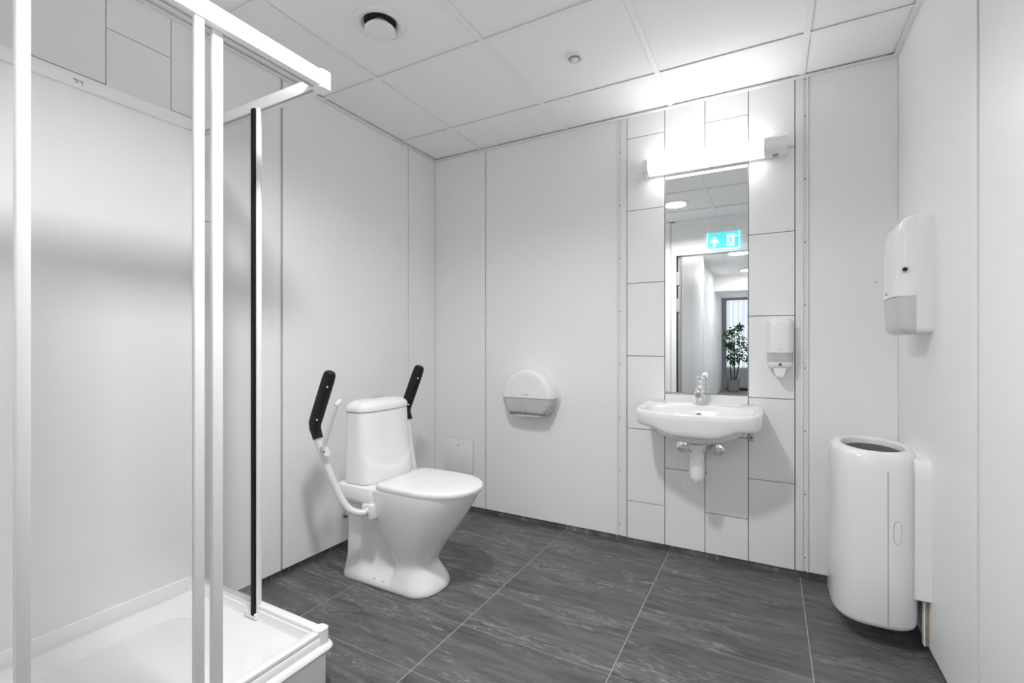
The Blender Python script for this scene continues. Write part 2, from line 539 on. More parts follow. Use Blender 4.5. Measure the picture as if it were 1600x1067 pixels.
# ---- front wall with the doorway the camera stands in
DX0, DX1, DH = -.812, .17, 2.035
wall_front = struct(box('wall_front', (XL - .06, DX0 - .10, YF - .10, YF - .002, -.08, H + .1), M['panel']),
                    'white wall with the doorway, seen in the mirror', 'wall')
slab('wall_panel', XL, -.908, YF - .002, YF + .002, BASE, TOP, M['panel'], wall_front, bev=.0005)
slab('wall_panel', -.902, -.862, YF - .02, YF, BASE, TOP, M['panel'], wall_front, bev=.001)
slab('joint_strip', -.907, -.903, YF - .01, YF - .004, BASE, TOP, M['line'], wall_front, bev=.0005)
slab('wall_panel', -.862, XR, YF - .10, YF, DH + .045, H + .1, M['panel'], wall_front, bev=.001)
slab('wall_panel', DX1 + .045, XR + .06, YF - .10, YF, 0, DH + .045, M['panel'], wall_front, bev=.001)
for z in zs:
    screw_dot(wall_front, (-.885, YF, z), (0, 1, 0), 0.0032)
door = thing('door_1', 'white door frame with dark hinge strip, seen in the mirror', 'door frame', (-.33, YF - .05, 0))
door['kind'] = 'structure'
slab('jamb', -.862, -.851, YF - .10, YF + .006, 0, DH + .045, M['alu'], door)
slab('jamb', DX1, DX1 + .045, YF - .10, YF + .006, 0, DH + .045, M['alu'], door)
slab('door_head', -.851, DX1, YF - .10, YF + .006, DH, DH + .045, M['alu'], door)
slab('hinge_strip', -.851, DX0, YF - .10, YF - .03, 0, DH, M['grey'], door)
slab('hinge_gap', -.851, -.838, YF - .03, YF - .027, 0, DH, M['dark'], door, bev=.0003)
for z in (1.80, 1.52, .30):
    hg = slab('hinge', -.849, -.822, YF - .03, YF - .016, z - .07, z + .07, M['silver'], door, bev=.002)

# ---- ceiling: single tiles in a bar grid
ceiling = struct(box('ceiling', (XL - .06, XR + .06, YF - .12, YB + .06, H + .035, H + .12), M['grout']),
                 'white suspended ceiling of square mineral tiles', 'ceiling')
cxs = [XL, -1.660, -1.060, -.461, .137, XR]
cys = [YB, 2.288, 1.690, 1.090, .490, YF]
for i in range(5):
    for j in range(5):
        slab('ceiling_tile', cxs[i] + .0035, cxs[i + 1] - .0035, cys[j + 1] + .0035, cys[j] - .0035, H + .0062, H + .026, M['ceil_tile'], ceiling, bev=.001)
for x in cxs[1:-1]:
    slab('ceiling_bar', x - .012, x + .012, YF, YB, H, H + .0035, M['ceil_bar'], ceiling, bev=.0005)
for y in cys[1:-1]:
    for i in range(5):
        slab('ceiling_bar', cxs[i] + (.012 if i else 0), cxs[i + 1] - (.012 if i < 4 else 0), y - .012, y + .012, H, H + .0032, M['ceil_bar'], ceiling, bev=.0005)
struct(box('trim_1', (XL, XR, YB - .020, YB, H - .010, H - .001), M['strip'], bev=.001), 'white angle trim between ceiling and back wall', 'trim')
struct(box('trim_2', (XL, XL + .020, YF, YB - .020, H - .010, H - .001), M['strip'], bev=.001), 'white angle trim between ceiling and left wall', 'trim')
struct(box('trim_3', (XR - .020, XR, YF, YB - .020, H - .010, H - .001), M['strip'], bev=.001), 'white angle trim between ceiling and right wall', 'trim')

# ================================================================== ceiling fittings
vc = (-1.354, 1.395)
v = thing('ceiling_vent', 'round white extract vent with a raised disc in the ceiling', 'vent', (vc[0], vc[1], H))
bm = new_bm()
add_lathe(bm, (vc[0], vc[1], H + .0062), (0, 0, -1), [(.098, 0), (.100, .006), (.097, .012), (.085, .017), (.072, .014), (.066, .004), (.064, -.02)], n=48, cap0=False, cap1=False)
obj('vent_ring', bm, M['plastic'], v, smooth=50)
bm = new_bm()
add_lathe(bm, (vc[0], vc[1], H), (0, 0, -1), [(.063, -.0035), (.063, -.003)], n=32); obj('vent_throat', bm, M['dark'], v)
bm = new_bm()
add_lathe(bm, (vc[0], vc[1], H), (0, 0, -1), [(.030, -.003), (.040, .008), (.058, .024), (.0605, .029), (.0595, .034), (.056, .0355)], n=48); obj('vent_disc', bm, M['plastic'], v, smooth=40)

s = thing('ceiling_sensor', 'small round white sensor in the ceiling before the mirror lamp', 'sensor', (-.761, 1.982, H))
bm = new_bm(); add_lathe(bm, (-.761, 1.982, H + .0062), (0, 0, -1), [(.037, 0), (.038, .006), (.035, .010), (.029, .008), (.027, .008)], n=40, cap1=False); obj('ring', bm, M['plastic'], s, smooth=40)
bm = new_bm(); add_lathe(bm, (-.761, 1.982, H + .0062), (0, 0, -1), [(.0275, .005), (.0265, .008), (.022, .013), (.015, .012)], n=40, cap0=False, cap1=False); obj('inner_ring', bm, M['grey'], s, smooth=40)
bm = new_bm(); add_lathe(bm, (-.761, 1.982, H + .0062), (0, 0, -1), [(.019, .006), (.019, .013), (.014, .019), (.006, .021)], n=40); obj('dome', bm, M['plastic'], s, smooth=50)

d = thing('downlight', 'round recessed ceiling downlight seen in the mirror', 'lamp', (-.747, .783, H))
bm = new_bm(); add_lathe(bm, (-.747, .783, H + .0062), (0, 0, -1), [(.112, 0), (.112, .006), (.106, .010), (.098, .010), (.092, .006), (.089, .002)], n=48, cap0=False, cap1=False); obj('trim_ring', bm, M['plastic'], d, smooth=40)
bm = new_bm(); add_lathe(bm, (-.747, .783, H), (0, 0, -1), [(.088, -.0035), (.088, .006), (.06, .009)], n=32); obj('lens', bm, M['lens'], d)
ld = bpy.data.lights.new('downlight_lamp', 'AREA')
ld.shape = 'DISK'; ld.size = .18; ld.energy = DOWNLIGHT; ld.spread = math.radians(150)
lo = bpy.data.objects.new('downlight_lamp', ld); COL.objects.link(lo); lo.parent = d; lo.location = (0, 0, -.012)

# ================================================================== mirror, lamp
mr = thing('wall_mirror', 'tall frameless rectangular mirror set between the white tiles', 'mirror', (-.292, YB, MZ0))
box('mirror_glass', (TX[1] + .003, TX[3] - .003, YB - .0015, YB + .004, MZ0 + .002, MZ1 - .002), M['mirror'], mr)
box('edge_backing', (TX[1] + .001, TX[3] - .001, YB + .004, YB + .036, MZ0, MZ1), M['mirror_edge'], mr)

lp = thing('mirror_lamp', 'lit white bar lamp above the mirror', 'lamp', (-.26, YB, 2.02))
def lamp_poly(s=0.0):
    y1 = YB; y0 = YB - .088 + s
    return [(y1, 2.020 + s), (y0 + .022, 2.020 + s), (y0 + .004, 2.036 + s), (y0, 2.048), (y0, 2.092 - s), (y0 + .006, 2.098 - s), (y1, 2.098 - s)]
bm = new_bm(); add_prism(bm, [(YB, 2.022), (YB - .030, 2.022), (YB - .030, 2.096), (YB, 2.096)], 'x', -.565, -.022); obj('back_housing', bm, M['plastic'], lp)
bm = new_bm(); add_prism(bm, [(min(y, YB - .030), z) for y, z in lamp_poly(.002)], 'x', -.565, -.022); obj('diffuser', bm, M['diffuser'], lp)
bm = new_bm(); add_prism(bm, lamp_poly(), 'x', -.592, -.565); obj('end_cap', bm, M['plastic'], lp, bevel=.003)
bm = new_bm(); add_prism(bm, lamp_poly(), 'x', -.022, .078); ec = obj('end_housing', bm, M['plastic'], lp, bevel=.003)
box('switch', (.015, .040, YB - .060, YB - .030, 2.016, 2.021), M['grey'], ec, bev=.001)

# ================================================================== basin, tap, trap, valves
BX = -.303
def basin_ring(z, sx, sy_front, p_f=3.0, yc=2.43, back=YB - .001, sb=1.0, n=72, xs=.2775):
    out = []
    bb = (back - yc) * sb
    for i in range(n):
        t = 2 * PI * i / n
        c, s = math.cos(t), math.sin(t)
        if s >= 0:
            p = 9.0; b = bb
        else:
            p = p_f; b = sy_front
        r = (abs(c / sx) ** p + abs(s / b) ** p) ** (-1 / p)
        out.append((BX + r * c, yc + r * s, z))
    return out
bs = thing('wash_basin', 'white ceramic wall basin below the mirror', 'basin', (BX, 2.43, .64))
rings = []
# underside upwards, over the rim, into the bowl
for z, sx, sf, pf, sb, drop in [(.640, .052, .050, 2, .30, 0), (.646, .080, .075, 2, .45, 0), (.656, .125, .115, 2, .70, 0), (.676, .170, .148, 2, .90, .004), (.700, .205, .172, 2.1, .97, .012), (.718, .226, .180, 2.3, .99, .020),
                          (.7245, .236, .184, 2.6, 1, .028), (.727, .262, .187, 3.2, 1, .031), (.7315, .2725, .190, 3.4, 1, .033), (.743, .2765, .196, 3.4, 1, .022), (.775, .2785, .203, 3.4, 1, .006), (.792, .2785, .205, 3.4, 1, 0), (.799, .2755, .202, 3.4, 1, 0), (.801, .269, .196, 3.4, 1, 0)]:
    ring = basin_ring(z, sx, sf, pf, sb=sb)
    out = []
    for x, y, zz in ring:
        fr_ = max(0.0, min(1.0, (2.43 - y) / .12)); b_ = fr_ * math.exp(-((x - BX) / .150) ** 6)
        zz -= drop * b_
        if z > .79: zz += .014 * max(0, (y - 2.24) / .39)
        out.append((x, y, zz))
    rings.append(out)
def bowl_ring(z, a, bf, bk, p=2.4, yc=2.395, n=72):
    out = []
    for i in range(n):
        t = 2 * PI * i / n
        c, s = math.cos(t), math.sin(t)
        b = bk if s >= 0 else bf
        r = (abs(c / a) ** p + abs(s / b) ** p) ** (-1 / p)
        out.append((BX + r * c, yc + r * s, z))
    return out
def tilt(r, k): return [(x, y, z + k * .014 * max(0, (y - 2.24) / .39)) for x, y, z in r]
rings += [tilt(bowl_ring(.7995, .250, .150, .128, 3.0), 1), tilt(bowl_ring(.795, .240, .140, .118, 2.7), .8), bowl_ring(.780, .228, .128, .108, 2.5), bowl_ring(.745, .195, .108, .092, 2.3), bowl_ring(.705, .135, .078, .070, 2), bowl_ring(.690, .06, .04, .04, 2), bowl_ring(.686, .022, .022, .022, 2)]
bm = new_bm(); add_loft(bm, rings)
basin = obj('basin_body', bm, M['ceramic'], bs, smooth=60)
bm = new_bm(); add_lathe(bm, (BX, 2.485, .762), (0, -.8, .45), [(.0125, 0), (.0125, .006), (.009, .0075)], n=20, cap1=False); add_lathe(bm, (BX, 2.485, .762), (0, -.8, .45), [(.009, .004), (.009, .0045)], n=20)
ovf = obj('overflow_hole', bm, M['grey'], bs, smooth=40); ovf['label'] = 'dark overflow hole'
bm = new_bm(); add_lathe(bm, (BX, 2.395, .6865), (0, 0, 1), [(.022, 0), (.022, .003), (.016, .005)], n=24); obj('drain_plug', bm, M['chrome'], bs, smooth=40)
bm = new_bm(); add_box(bm, -.085, -.067, YB - .110, YB, .722, .728, bev=.001); add_box(bm, -.085, -.067, YB - .006, YB, .632, .726, bev=.001)
br = obj('wall_bracket', bm, M['silver'], bs, smooth=35)
screw_dot(br, (-.076, YB - .007, .650), (0, -1, 0), .005)

tp = thing('basin_tap', 'chrome single-lever mixer tap on the basin', 'tap', (BX - .003, 2.572, .812))
TXc, TYc = BX - .003, 2.572
bm = new_bm(); add_lathe(bm, (TXc, TYc, 0.8125), (0, 0, 1), [(.027, 0), (.027, .004), (.0235, .008), (.0225, .03), (.0225, .088), (.0215, .092)], n=32); obj('tap_body', bm, M['chrome'], tp, smooth=40)
bm = new_bm()
sp = smooth_path([(TXc, TYc, 0.8665), (TXc, TYc - .045, 0.8755), (TXc, TYc - .090, 0.8755), (TXc, TYc - .108, 0.8655)], 6)
add_tube(bm, sp, [.021 - .006 * i / len(sp) for i in range(len(sp))], n=20, flat=1.05, flat_axis=(1, 0, 0)); obj('spout', bm, M['chrome'], tp, smooth=50)
bm = new_bm(); add_lathe(bm, (TXc, TYc - .106, 0.8645), (0, -.75, -.66), [(.0135, 0), (.0135, .0035), (.010, .004)], n=20); obj('aerator', bm, M['grey'], tp, smooth=40)
bm = new_bm(); add_lathe(bm, (TXc, TYc, 0.9055), (0, 0, 1), [(.0215, 0), (.0225, .004), (.0225, .026), (.019, .034), (.010, .037)], n=32)
lv = obj('lever_cap', bm, M['chrome'], tp, smooth=40)
bm = new_bm()
add_loft(bm, [[(TXc - w, y, z0), (TXc + w, y, z0), (TXc + w * .9, y, z1), (TXc - w * .9, y, z1)] for w, y, z0, z1 in [(.017, TYc + .006, 0.9255, 0.9415), (.016, TYc - .03, 0.9355, 0.9465), (.014, TYc - .075, 0.9475, 0.9555), (.012, TYc - .095, 0.9535, 0.9595)]])
obj('lever', bm, M['chrome'], lv, bevel=.002)

tr = thing('bottle_trap', 'white plastic bottle trap hanging under the basin', 'trap', (BX, 2.43, .455))
TRY = 2.415
bm = new_bm(); add_lathe(bm, (BX, TRY, .6385), (0, 0, -1), [(.040, 0), (.040, .022), (.036, .028), (.024, .03)], n=32, cap1=False); obj('flange', bm, M['plastic'], tr, smooth=40)
bm = new_bm(); add_lathe(bm, (BX, TRY, .616), (0, 0, -1), [(.024, 0), (.024, .025)], n=24); obj('inlet_pipe', bm, M['plastic'], tr, smooth=40)
bm = new_bm(); add_lathe(bm, (BX, TRY, .598), (0, 0, -1), [(.026, 0), (.034, .003), (.034, .022), (.030, .025)], n=32); obj('nut', bm, M['plastic'], tr, smooth=30)
bm = new_bm(); add_lathe(bm, (BX, TRY, .576), (0, 0, -1), [(.030, 0), (.033, .008), (.0355, .030), (.0355, .062)], n=32); obj('bottle', bm, M['plastic'], tr, smooth=40)
bm = new_bm(); add_lathe(bm, (BX, TRY, .513), (0, 0, -1), [(.0358, 0), (.0358, .004), (.034, .030), (.031, .050), (.024, .058)], n=32); obj('bottle_cup', bm, M['plastic'], tr, smooth=40)
bm = new_bm(); add_tube(bm, [(BX, TRY + .02, .588), (BX, YB - .004, .588)], .017, n=20); obj('outlet_pipe', bm, M['plastic'], tr, smooth=40)
bm = new_bm(); add_lathe(bm, (BX, YB, .588), (0, -1, 0), [(.045, 0), (.045, .004), (.036, .018), (.018, .022)], n=32); obj('wall_rosette', bm, M['plastic'], tr, smooth=40)

for k, (vx, lab) in enumerate([(-.392, 'chrome stop valve left of the bottle trap'), (-.222, 'chrome stop valve right of the bottle trap')]):
    t = thing('stop_valve', lab, 'valve', (vx, YB, .585), 'chrome valves under the basin')
    bm = new_bm(); add_lathe(bm, (vx, YB, .585), (0, -1, 0), [(.026, 0), (.026, .003), (.011, .010), (.011, .040)], n=24); obj('rosette', bm, M['chrome'], t, smooth=40)
    bm = new_bm(); add_lathe(bm, (vx, YB - .034, .585), (0, -1, 0), [(.012, 0), (.028, .006), (.0345, .016), (.0345, .030), (.028, .038), (.012, .041)], n=12); kn = obj('handwheel', bm, M['chrome'], t, smooth=20)
    bm = new_bm(); add_lathe(bm, (vx, YB - .074, .585), (0, -1, 0), [(.012, 0), (.009, .003)], n=16); obj('cap', bm, M['chrome'], kn, smooth=20)
    bm = new_bm(); add_tube(bm, smooth_path([(vx, YB - .022, .585), (vx, YB - .022, .625), (vx, YB - .020, .648), (vx, YB - .018, .668)], 6), .005, n=10); obj('hose', bm, M['steel'], t, smooth=50)
bc = thing('drain_chain', 'thin chain hanging beside the bottle trap', 'chain', (BX + .037, 2.45, .49))
bm = new_bm(); add_tube(bm, [(BX + .038, 2.44, .64), (BX + .038, 2.44, .505)], .0012, n=6); obj('cord', bm, M['steel'], bc)
bm = new_bm(); add_lathe(bm, (BX + .038, 2.44, .512), (0, 0, -1), [(.003, 0), (.006, .004), (.006, .018), (.004, .022)], n=12); obj('weight', bm, M['steel'], bc, smooth=40)

# ================================================================== soap dispenser on the tiles
sd = thing('soap_dispenser', 'white soap dispenser on the tiles right of the mirror', 'dispenser', (.048, YB, .95))
SX = .046
def disp_ring(z, w, dep, p=4.0, n=40, x=SX):
    out = [(x + w, YB, z)]
    for i in range(n + 1):
        t = PI * i / n
        c, s = math.cos(t), math.sin(t)
        out.append((x + w * math.copysign(abs(c) ** (2 / p), c), YB - dep * (abs(s) ** (2 / p)) if s > 1e-9 else YB, z))
    # drop duplicates at both ends by keeping the order right, centre-left-right symmetrical
    return out[1:]
bm = new_bm(); add_loft(bm, [disp_ring(z, w, dp) for z, w, dp in [(1.074, .0555, .105), (1.20, .0545, .104), (1.222, .053, .100), (1.234, .048, .088), (1.239, .038, .066)]]); obj('cover', bm, M['plastic'], sd, smooth=50)
bm = new_bm(); add_loft(bm, [disp_ring(z, w, dp) for z, w, dp in [(1.030, .0545, .100), (1.073, .0550, .102)]]); obj('window', bm, M['window_grey'], sd, smooth=50)
bm = new_bm(); add_loft(bm, [disp_ring(z, w, dp) for z, w, dp in [(1.002, .046, .085), (1.006, .050, .095), (1.015, .0535, .102), (1.030, .0545, .103)]]); obj('chin', bm, M['plastic'], sd, smooth=50)
bm = new_bm(); add_lathe(bm, (SX, YB - .1025, 1.020), (0, -1, 0), [(.0065, 0), (.0065, .0015), (.0035, .002)], n=16); lk = obj('lock', bm, M['screw'], sd)
bm = new_bm(); add_loft(bm, [[(SX + a * w, YB - dp, z) for a, dp in ((-1, .03), (-1, .085), (-.8, .095), (.8, .095), (1, .085), (1, .03))] for z, w in [(1.003, .027), (.985, .025), (.968, .020), (.962, .015)]]); obj('push_bar', bm, M['plastic'], sd, smooth=40)
text_mesh('TORK', .010, M['print_'], sd, frame_mtx((SX, YB - .1056, 1.088), (1, 0, 0)))

# ================================================================== toilet paper dispenser
pd = thing('toilet_paper_dispenser', 'white rounded jumbo toilet paper dispenser on the back wall', 'dispenser', (-1.272, YB, .69))
PX, PZ, PR = -1.272, .795, .170
def top_outline(s):
    return [(PX + PR * s * math.cos(PI * i / 40), PZ + PR * s * math.sin(PI * i / 40)) for i in range(41)]
def bot_outline(s, k=1.0):
    w0, w1, hh = PR * s, .125 * s, .100 * s
    return [(PX - w0, PZ), (PX - w0 * .985, PZ - hh * .3), (PX - (w0 + w1) / 2 * 1.0, PZ - hh * .72), (PX - w1, PZ - hh), (PX + w1, PZ - hh), (PX + (w0 + w1) / 2, PZ - hh * .72), (PX + w0 * .985, PZ - hh * .3), (PX + w0, PZ)]
DEP = [(0, 1.0), (.085, 1.0), (.108, .985), (.122, .95), (.130, .89), (.1325, .80)]
bm = new_bm(); add_loft(bm, [[(x, YB - dy, z) for x, z in top_outline(s)] for dy, s in DEP]); obj('cover', bm, M['plastic'], pd, smooth=50)
bm = new_bm(); add_loft(bm, [[(x, YB - dy, z) for x, z in bot_outline(s * .985)] for dy, s in [(.02, 1.0), (.085, 1.0), (.106, .985), (.118, .95), (.125, .89), (.127, .82)]]); obj('window', bm, M['window_grey'], pd, smooth=50)
bm = new_bm()
full = [(PX + PR * 1.02 * math.cos(a), PZ + PR * 1.02 * math.sin(a)) for a in [PI * i / 40 for i in range(41)]] + [(x, z) for x, z in bot_outline(1.02)][1:-1]
add_loft(bm, [[(x, YB, z) for x, z in full], [(x, YB - .030, z) for x, z in full]]); obj('back_plate', bm, M['plastic'], pd, smooth=50)
bm = new_bm(); add_box(bm, PX - .122, PX + .122, YB - .110, YB - .012, PZ - .106, PZ - .096, bev=.002); ch = obj('tear_edge', bm, M['grey'], pd)
for k in range(16):
    x = PX - .075 + k * .010
    slab('tooth', x, x + .005, YB - .112, YB - .108, PZ - .113, PZ - .104, M['plastic'], ch, bev=.0005)
bm = new_bm(); add_lathe(bm, (PX, YB - .1255, PZ - .072), (0, -1, 0), [(.006, 0), (.006, .0025)], n=12); obj('lock', bm, M['grey'], pd)
text_mesh('TORK', .017, M['print_'], pd, frame_mtx((PX, YB - .1329, PZ + .018), (1, 0, 0)))

# ================================================================== hatch on the back wall
hc = thing('access_hatch', 'small square white access cover low on the back wall', 'hatch', (-1.84, YB, .25))
box('gap_frame', (-1.959, -1.725, YB - .002, YB, .248, .476), M['line'], hc)
box('cover', (-1.957, -1.727, YB - .007, YB - .002, .250, .474), M['panel'], hc, bev=.0015)
bm = new_bm(); add_lathe(bm, (-1.842, YB - .006, .432), (0, -1, 0), [(.007, 0), (.006, .002)], n=14); obj('lock', bm, M['steel'], hc)

# ================================================================== towel dispenser on the right wall
TY0, TY1, TZ0, TZ1 = 2.125, 2.372, 1.150, 1.575
tdp = thing('paper_towel_dispenser', 'white paper towel dispenser on the right wall above the bin', 'dispenser', (XR, 2.28, TZ0))
yc, hw = (TY0 + TY1) / 2, (TY1 - TY0) / 2
def td_case(z, s):
    # flat back part
    return [(XR, yc - hw * s, z), (XR - .047, yc - hw * s, z), (XR - .047, yc + hw * s, z), (XR, yc + hw * s, z)]
def td_front(z, dep, s, p=5.0, n=28):
    out = []
    for i in range(n + 1):
        t = PI * i / n
        c, q = math.cos(t), math.sin(t)
        out.append((XR - .046 - dep * (max(q, 0) ** (2 / p)), yc - hw * s * math.copysign(abs(c) ** (2 / p), c), z))
    return out
bm = new_bm(); add_loft(bm, [td_case(z, s) for z, s in [(TZ0 + .004, .90), (TZ0 + .010, .96), (TZ0 + .025, 1), (TZ1 - .055, 1), (TZ1 - .022, .975), (TZ1 - .006, .90), (TZ1, .80)]]); obj('back_case', bm, M['plastic'], tdp, smooth=50)
bm = new_bm(); add_loft(bm, [td_front(z, dp, s) for z, dp, s in [(1.285, .060, .998), (1.45, .058, .997), (1.515, .055, .993), (1.545, .047, .97), (1.562, .034, .93), (1.571, .018, .86)]]); obj('cover', bm, M['plastic'], tdp, smooth=50)
bm = new_bm(); add_loft(bm, [td_front(z, dp, s) for z, dp, s in [(TZ0, .030, .88), (TZ0 + .006, .042, .95), (TZ0 + .016, .050, .98), (TZ0 + .03, .054, .99), (1.284, .057, .994)]]); obj('window', bm, M['window_pale'], tdp, smooth=50)
bm = new_bm(); add_lathe(bm, (XR - .078, TY0 + .004, 1.378), (-.15, -1, 0), [(.0125, 0), (.0125, .006), (.008, .0066)], n=20); obj('lock_ring', bm, M['silver'], tdp, smooth=40)
bm = new_bm(); add_lathe(bm, (XR - .078, TY0 + .004, 1.378), (-.15, -1, 0), [(.0075, .005), (.0075, .0075)], n=14); obj('lock', bm, M['dark'], tdp)
text_mesh('TORK', .014, M['print_'], tdp, frame_mtx((XR - .1064, yc + .02, 1.303), (0, -1, 0)))

# ================================================================== waste bin on the right wall
BY, BHW, BDEP = 2.325, .192, .285
BZ0, BZ1 = .085, .722
wb = thing('waste_bin', 'white wall-mounted waste bin with open top in the right corner', 'bin', (XR - .14, BY, BZ0))
NB = 10
BPX, BPA, BPP = .351, .137, 2.9
def _sp(v, p):
    return math.copysign(abs(v) ** (2 / p), v)
def bin_ring(z, s, dep, n=56):
    a = BPA * dep / .285
    out = []
    for i in range(n + 1):
        f = -.45 + (PI + .9) * i / n
        out.append((BPX - a * _sp(math.sin(f), BPP), BY - BHW * s * _sp(math.cos(f), BPP), z))
    for k in range(1, NB + 1):
        f = PI + .45 + (PI - .9) * k / (NB + 1)
        out.append((BPX - a * _sp(math.sin(f), BPP), BY - BHW * s * _sp(math.cos(f), BPP), z))
    return out
def bin_oval(z, a, b, n=56):
    out = []
    for i in range(n + 1):
        f = -.45 + (PI + .9) * i / n
        out.append((.358 - a * math.sin(f), BY - b * math.cos(f), z))
    for k in range(1, NB + 1):
        f = PI + .45 + (PI - .9) * k / (NB + 1)
        out.append((.358 - a * math.sin(f), BY - b * math.cos(f), z))
    return out
rr = [bin_ring(z, s, dp) for z, s, dp in [(BZ0, .93, .268), (BZ0 + .004, .955, .276), (BZ0 + .02, .985, .283), (.30, .995, .285), (.62, .99, .284), (.672, .983, .281), (.700, .962, .272), (.712, .935, .262)]]
rr += [bin_oval(BZ1 - .002, .115, .176), bin_oval(BZ1, .106, .166), bin_oval(BZ1 - .003, .101, .161), bin_oval(BZ1 - .012, .099, .158), bin_oval(BZ1 - .03, .098, .157)]
bm = new_bm(); add_loft(bm, rr, cap0=True, cap1=False); obj('bin_body', bm, M['plastic'], wb, smooth=50)
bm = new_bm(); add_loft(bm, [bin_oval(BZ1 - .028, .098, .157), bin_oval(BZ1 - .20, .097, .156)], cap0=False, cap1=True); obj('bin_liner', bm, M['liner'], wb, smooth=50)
bm = new_bm(); add_loft(bm, [[(XR, BY - w, z), (XR - .045, BY - w, z), (XR - .045, BY + w, z), (XR, BY + w, z)] for z, w in [(.205, .166), (.212, .176), (.64, .180), (.680, .174), (.702, .155)]]); obj('back_plate', bm, M['plastic'], wb, smooth=40)
# vertical seam line and latch on the near face
def bin_pt(f, z, out=0.0):
    x = BPX - BPA * _sp(math.sin(f), BPP); y = BY - BHW * .995 * _sp(math.cos(f), BPP)
    n = Vector((-math.sin(f) / BPA, -math.cos(f) / BHW, 0)); n = Vector((0, -1, 0)) if abs(f) < .6 else n.normalized()
    return Vector((x, y, z)) + n * out
ts = -.085
bm = new_bm(); add_loft(bm, [[bin_pt(ts - .006, z, .0004), bin_pt(ts + .006, z, .0004), bin_pt(ts + .006, z, -.003), bin_pt(ts - .006, z, -.003)] for z in (BZ0 + .02, .25, .45, .655)]); obj('seam', bm, M['line'], wb)
bm = new_bm()
lt = []
for i in range(24):
    a = 2 * PI * i / 24
    dz = .020 * math.sin(a) + (.022 if math.sin(a) > 0 else -.022); lt.append((ts - .175 + .085 * math.cos(a), .44 + dz))
add_loft(bm, [[bin_pt(u, z, -.002) for u, z in lt], [bin_pt(u, z, .0008) for u, z in lt]]); latch = obj('latch_outline', bm, M['line'], wb)
lt2 = [(ts - .175 + (u - ts + .175) * .90, .44 + (z - .44) * .965) for u, z in lt]
bm = new_bm(); add_loft(bm, [[bin_pt(u, z, .0) for u, z in lt2], [bin_pt(u, z, .0016) for u, z in lt2]]); obj('latch', bm, M['plastic'], latch)
bm = new_bm(); add_box(bm, .36, .44, 2.22, 2.36, BZ0 - .012, BZ0 + .002, bev=.004); obj('bottom_catch', bm, M['dark'], wb)
pl = thing('wall_batten', 'narrow brown batten behind the foot of the waste bin', 'batten', (XR, 2.22, BASE + .03))
box('batten_body', (XR - .012, XR, 2.178, 2.200, .040, .206), mat('raw_chipboard', (.36, .29, .21), .8, noise=(60, .3)), pl, bev=.001)
box('batten_face', (XR - .015, XR - .012, 2.176, 2.200, .040, .206), M['panel'], pl)

# ================================================================== toilet
TYC = 1.730
tl = thing('toilet', 'white floor-standing toilet with closed lid and black folding armrests', 'toilet', (-1.53, TYC, 0))
XF = [(0, -1.298), (.02, -1.299), (.06, -1.322), (.105, -1.352), (.15, -1.336), (.22, -1.288), (.30, -1.226), (.37, -1.180), (.42, -1.150), (.458, -1.134)]
BB = [(0, .128), (.02, .129), (.06, .114), (.105, .100), (.15, .107), (.22, .126), (.30, .147), (.37, .164), (.42, .173), (.458, .177)]
XC = [(0, -1.40), (.10, -1.44), (.20, -1.42), (.30, -1.39), (.458, -1.34)]
XE = [(0, -1.50), (.11, -1.487), (.17, -1.512), (.26, -1.548), (.34, -1.566), (.40, -1.575), (.458, -1.575)]
XB = [(0, -1.816), (.05, -1.808), (.40, -1.795), (.458, -1.790)]
WR = [(0, .128), (.03, .128), (.10, .112), (.36, .108), (.458, .108)]
def bowl_outline(z, n=30):
    xf, b, xc, xe, xb, wr = (smooth_interp(XF, z), smooth_interp(BB, z), smooth_interp(XC, z), smooth_interp(XE, z), interp(XB, z), interp(WR, z))
    foot = sstep(.012, .10, z)
    wd = b * (1 - foot) + foot * min(.078, b)
    near = []
    # rear block, recess, ridge, front lobe: half widths along x
    for i in range(5):
        a = PI / 2 * i / 4
        near.append((xb + .045 * (1 - math.sin(a)), max(wr - .045 * (1 - math.cos(a)), .02)) if False else (xb + .04 * (1 - math.cos(a)), wr - .04 * (1 - math.sin(a))))
    x1 = xb + .105
    near.append((xb + .07, wr)); near.append((x1, wr - .1 * (wr - wd)))
    near.append((x1 + .020, wd + .25 * (wr - wd))); near.append((x1 + .045, wd))
    for k in range(1, 4):
        near.append((x1 + .045 + (xe - .030 - x1 - .045) * k / 3, wd - .006 * foot * math.sin(PI * k / 3)))
    near.append((xe - .014, wd + (b - wd) * .18)); near.append((xe - .004, wd + (b - wd) * .62)); near.append((xe + .006, wd + (b - wd) * .90))
    near.append((xe + .022, b - (b - wd) * .02))
    near.append(((xe + .022 + xc) / 2, b))
    for i in range(n // 2 + 1):
        a = PI / 2 * i / (n // 2)
        near.append((xc + (xf - xc) * math.sin(a) ** (2 / 2.15) if a > 0 else xc, b * math.cos(a) ** (2 / 2.15) if i < n // 2 else 0.0))
    pts = [(x, TYC - w, z) for x, w in near]
    pts += [(x, TYC + w, z) for x, w in reversed(near[:-1])]
    return pts
zl = [0, .004, .012, .022, .034, .05, .068, .085, .105, .125, .15, .18, .21, .24, .27, .30, .33, .36, .385, .41, .43, .445, .455, .459]
rg = [bowl_outline(z) for z in zl]
# round the foot edge slightly
def squeeze(r, s, z=None):
    cx = -1.53
    return [(cx + (x - cx) * s, TYC + (y - TYC) * s, z if z is not None else zz) for x, y, zz in r]
rg[0] = squeeze(rg[0], .985)
bm = new_bm(); add_loft(bm, rg)
obj('bowl', bm, M['ceramic'], tl, smooth=38)
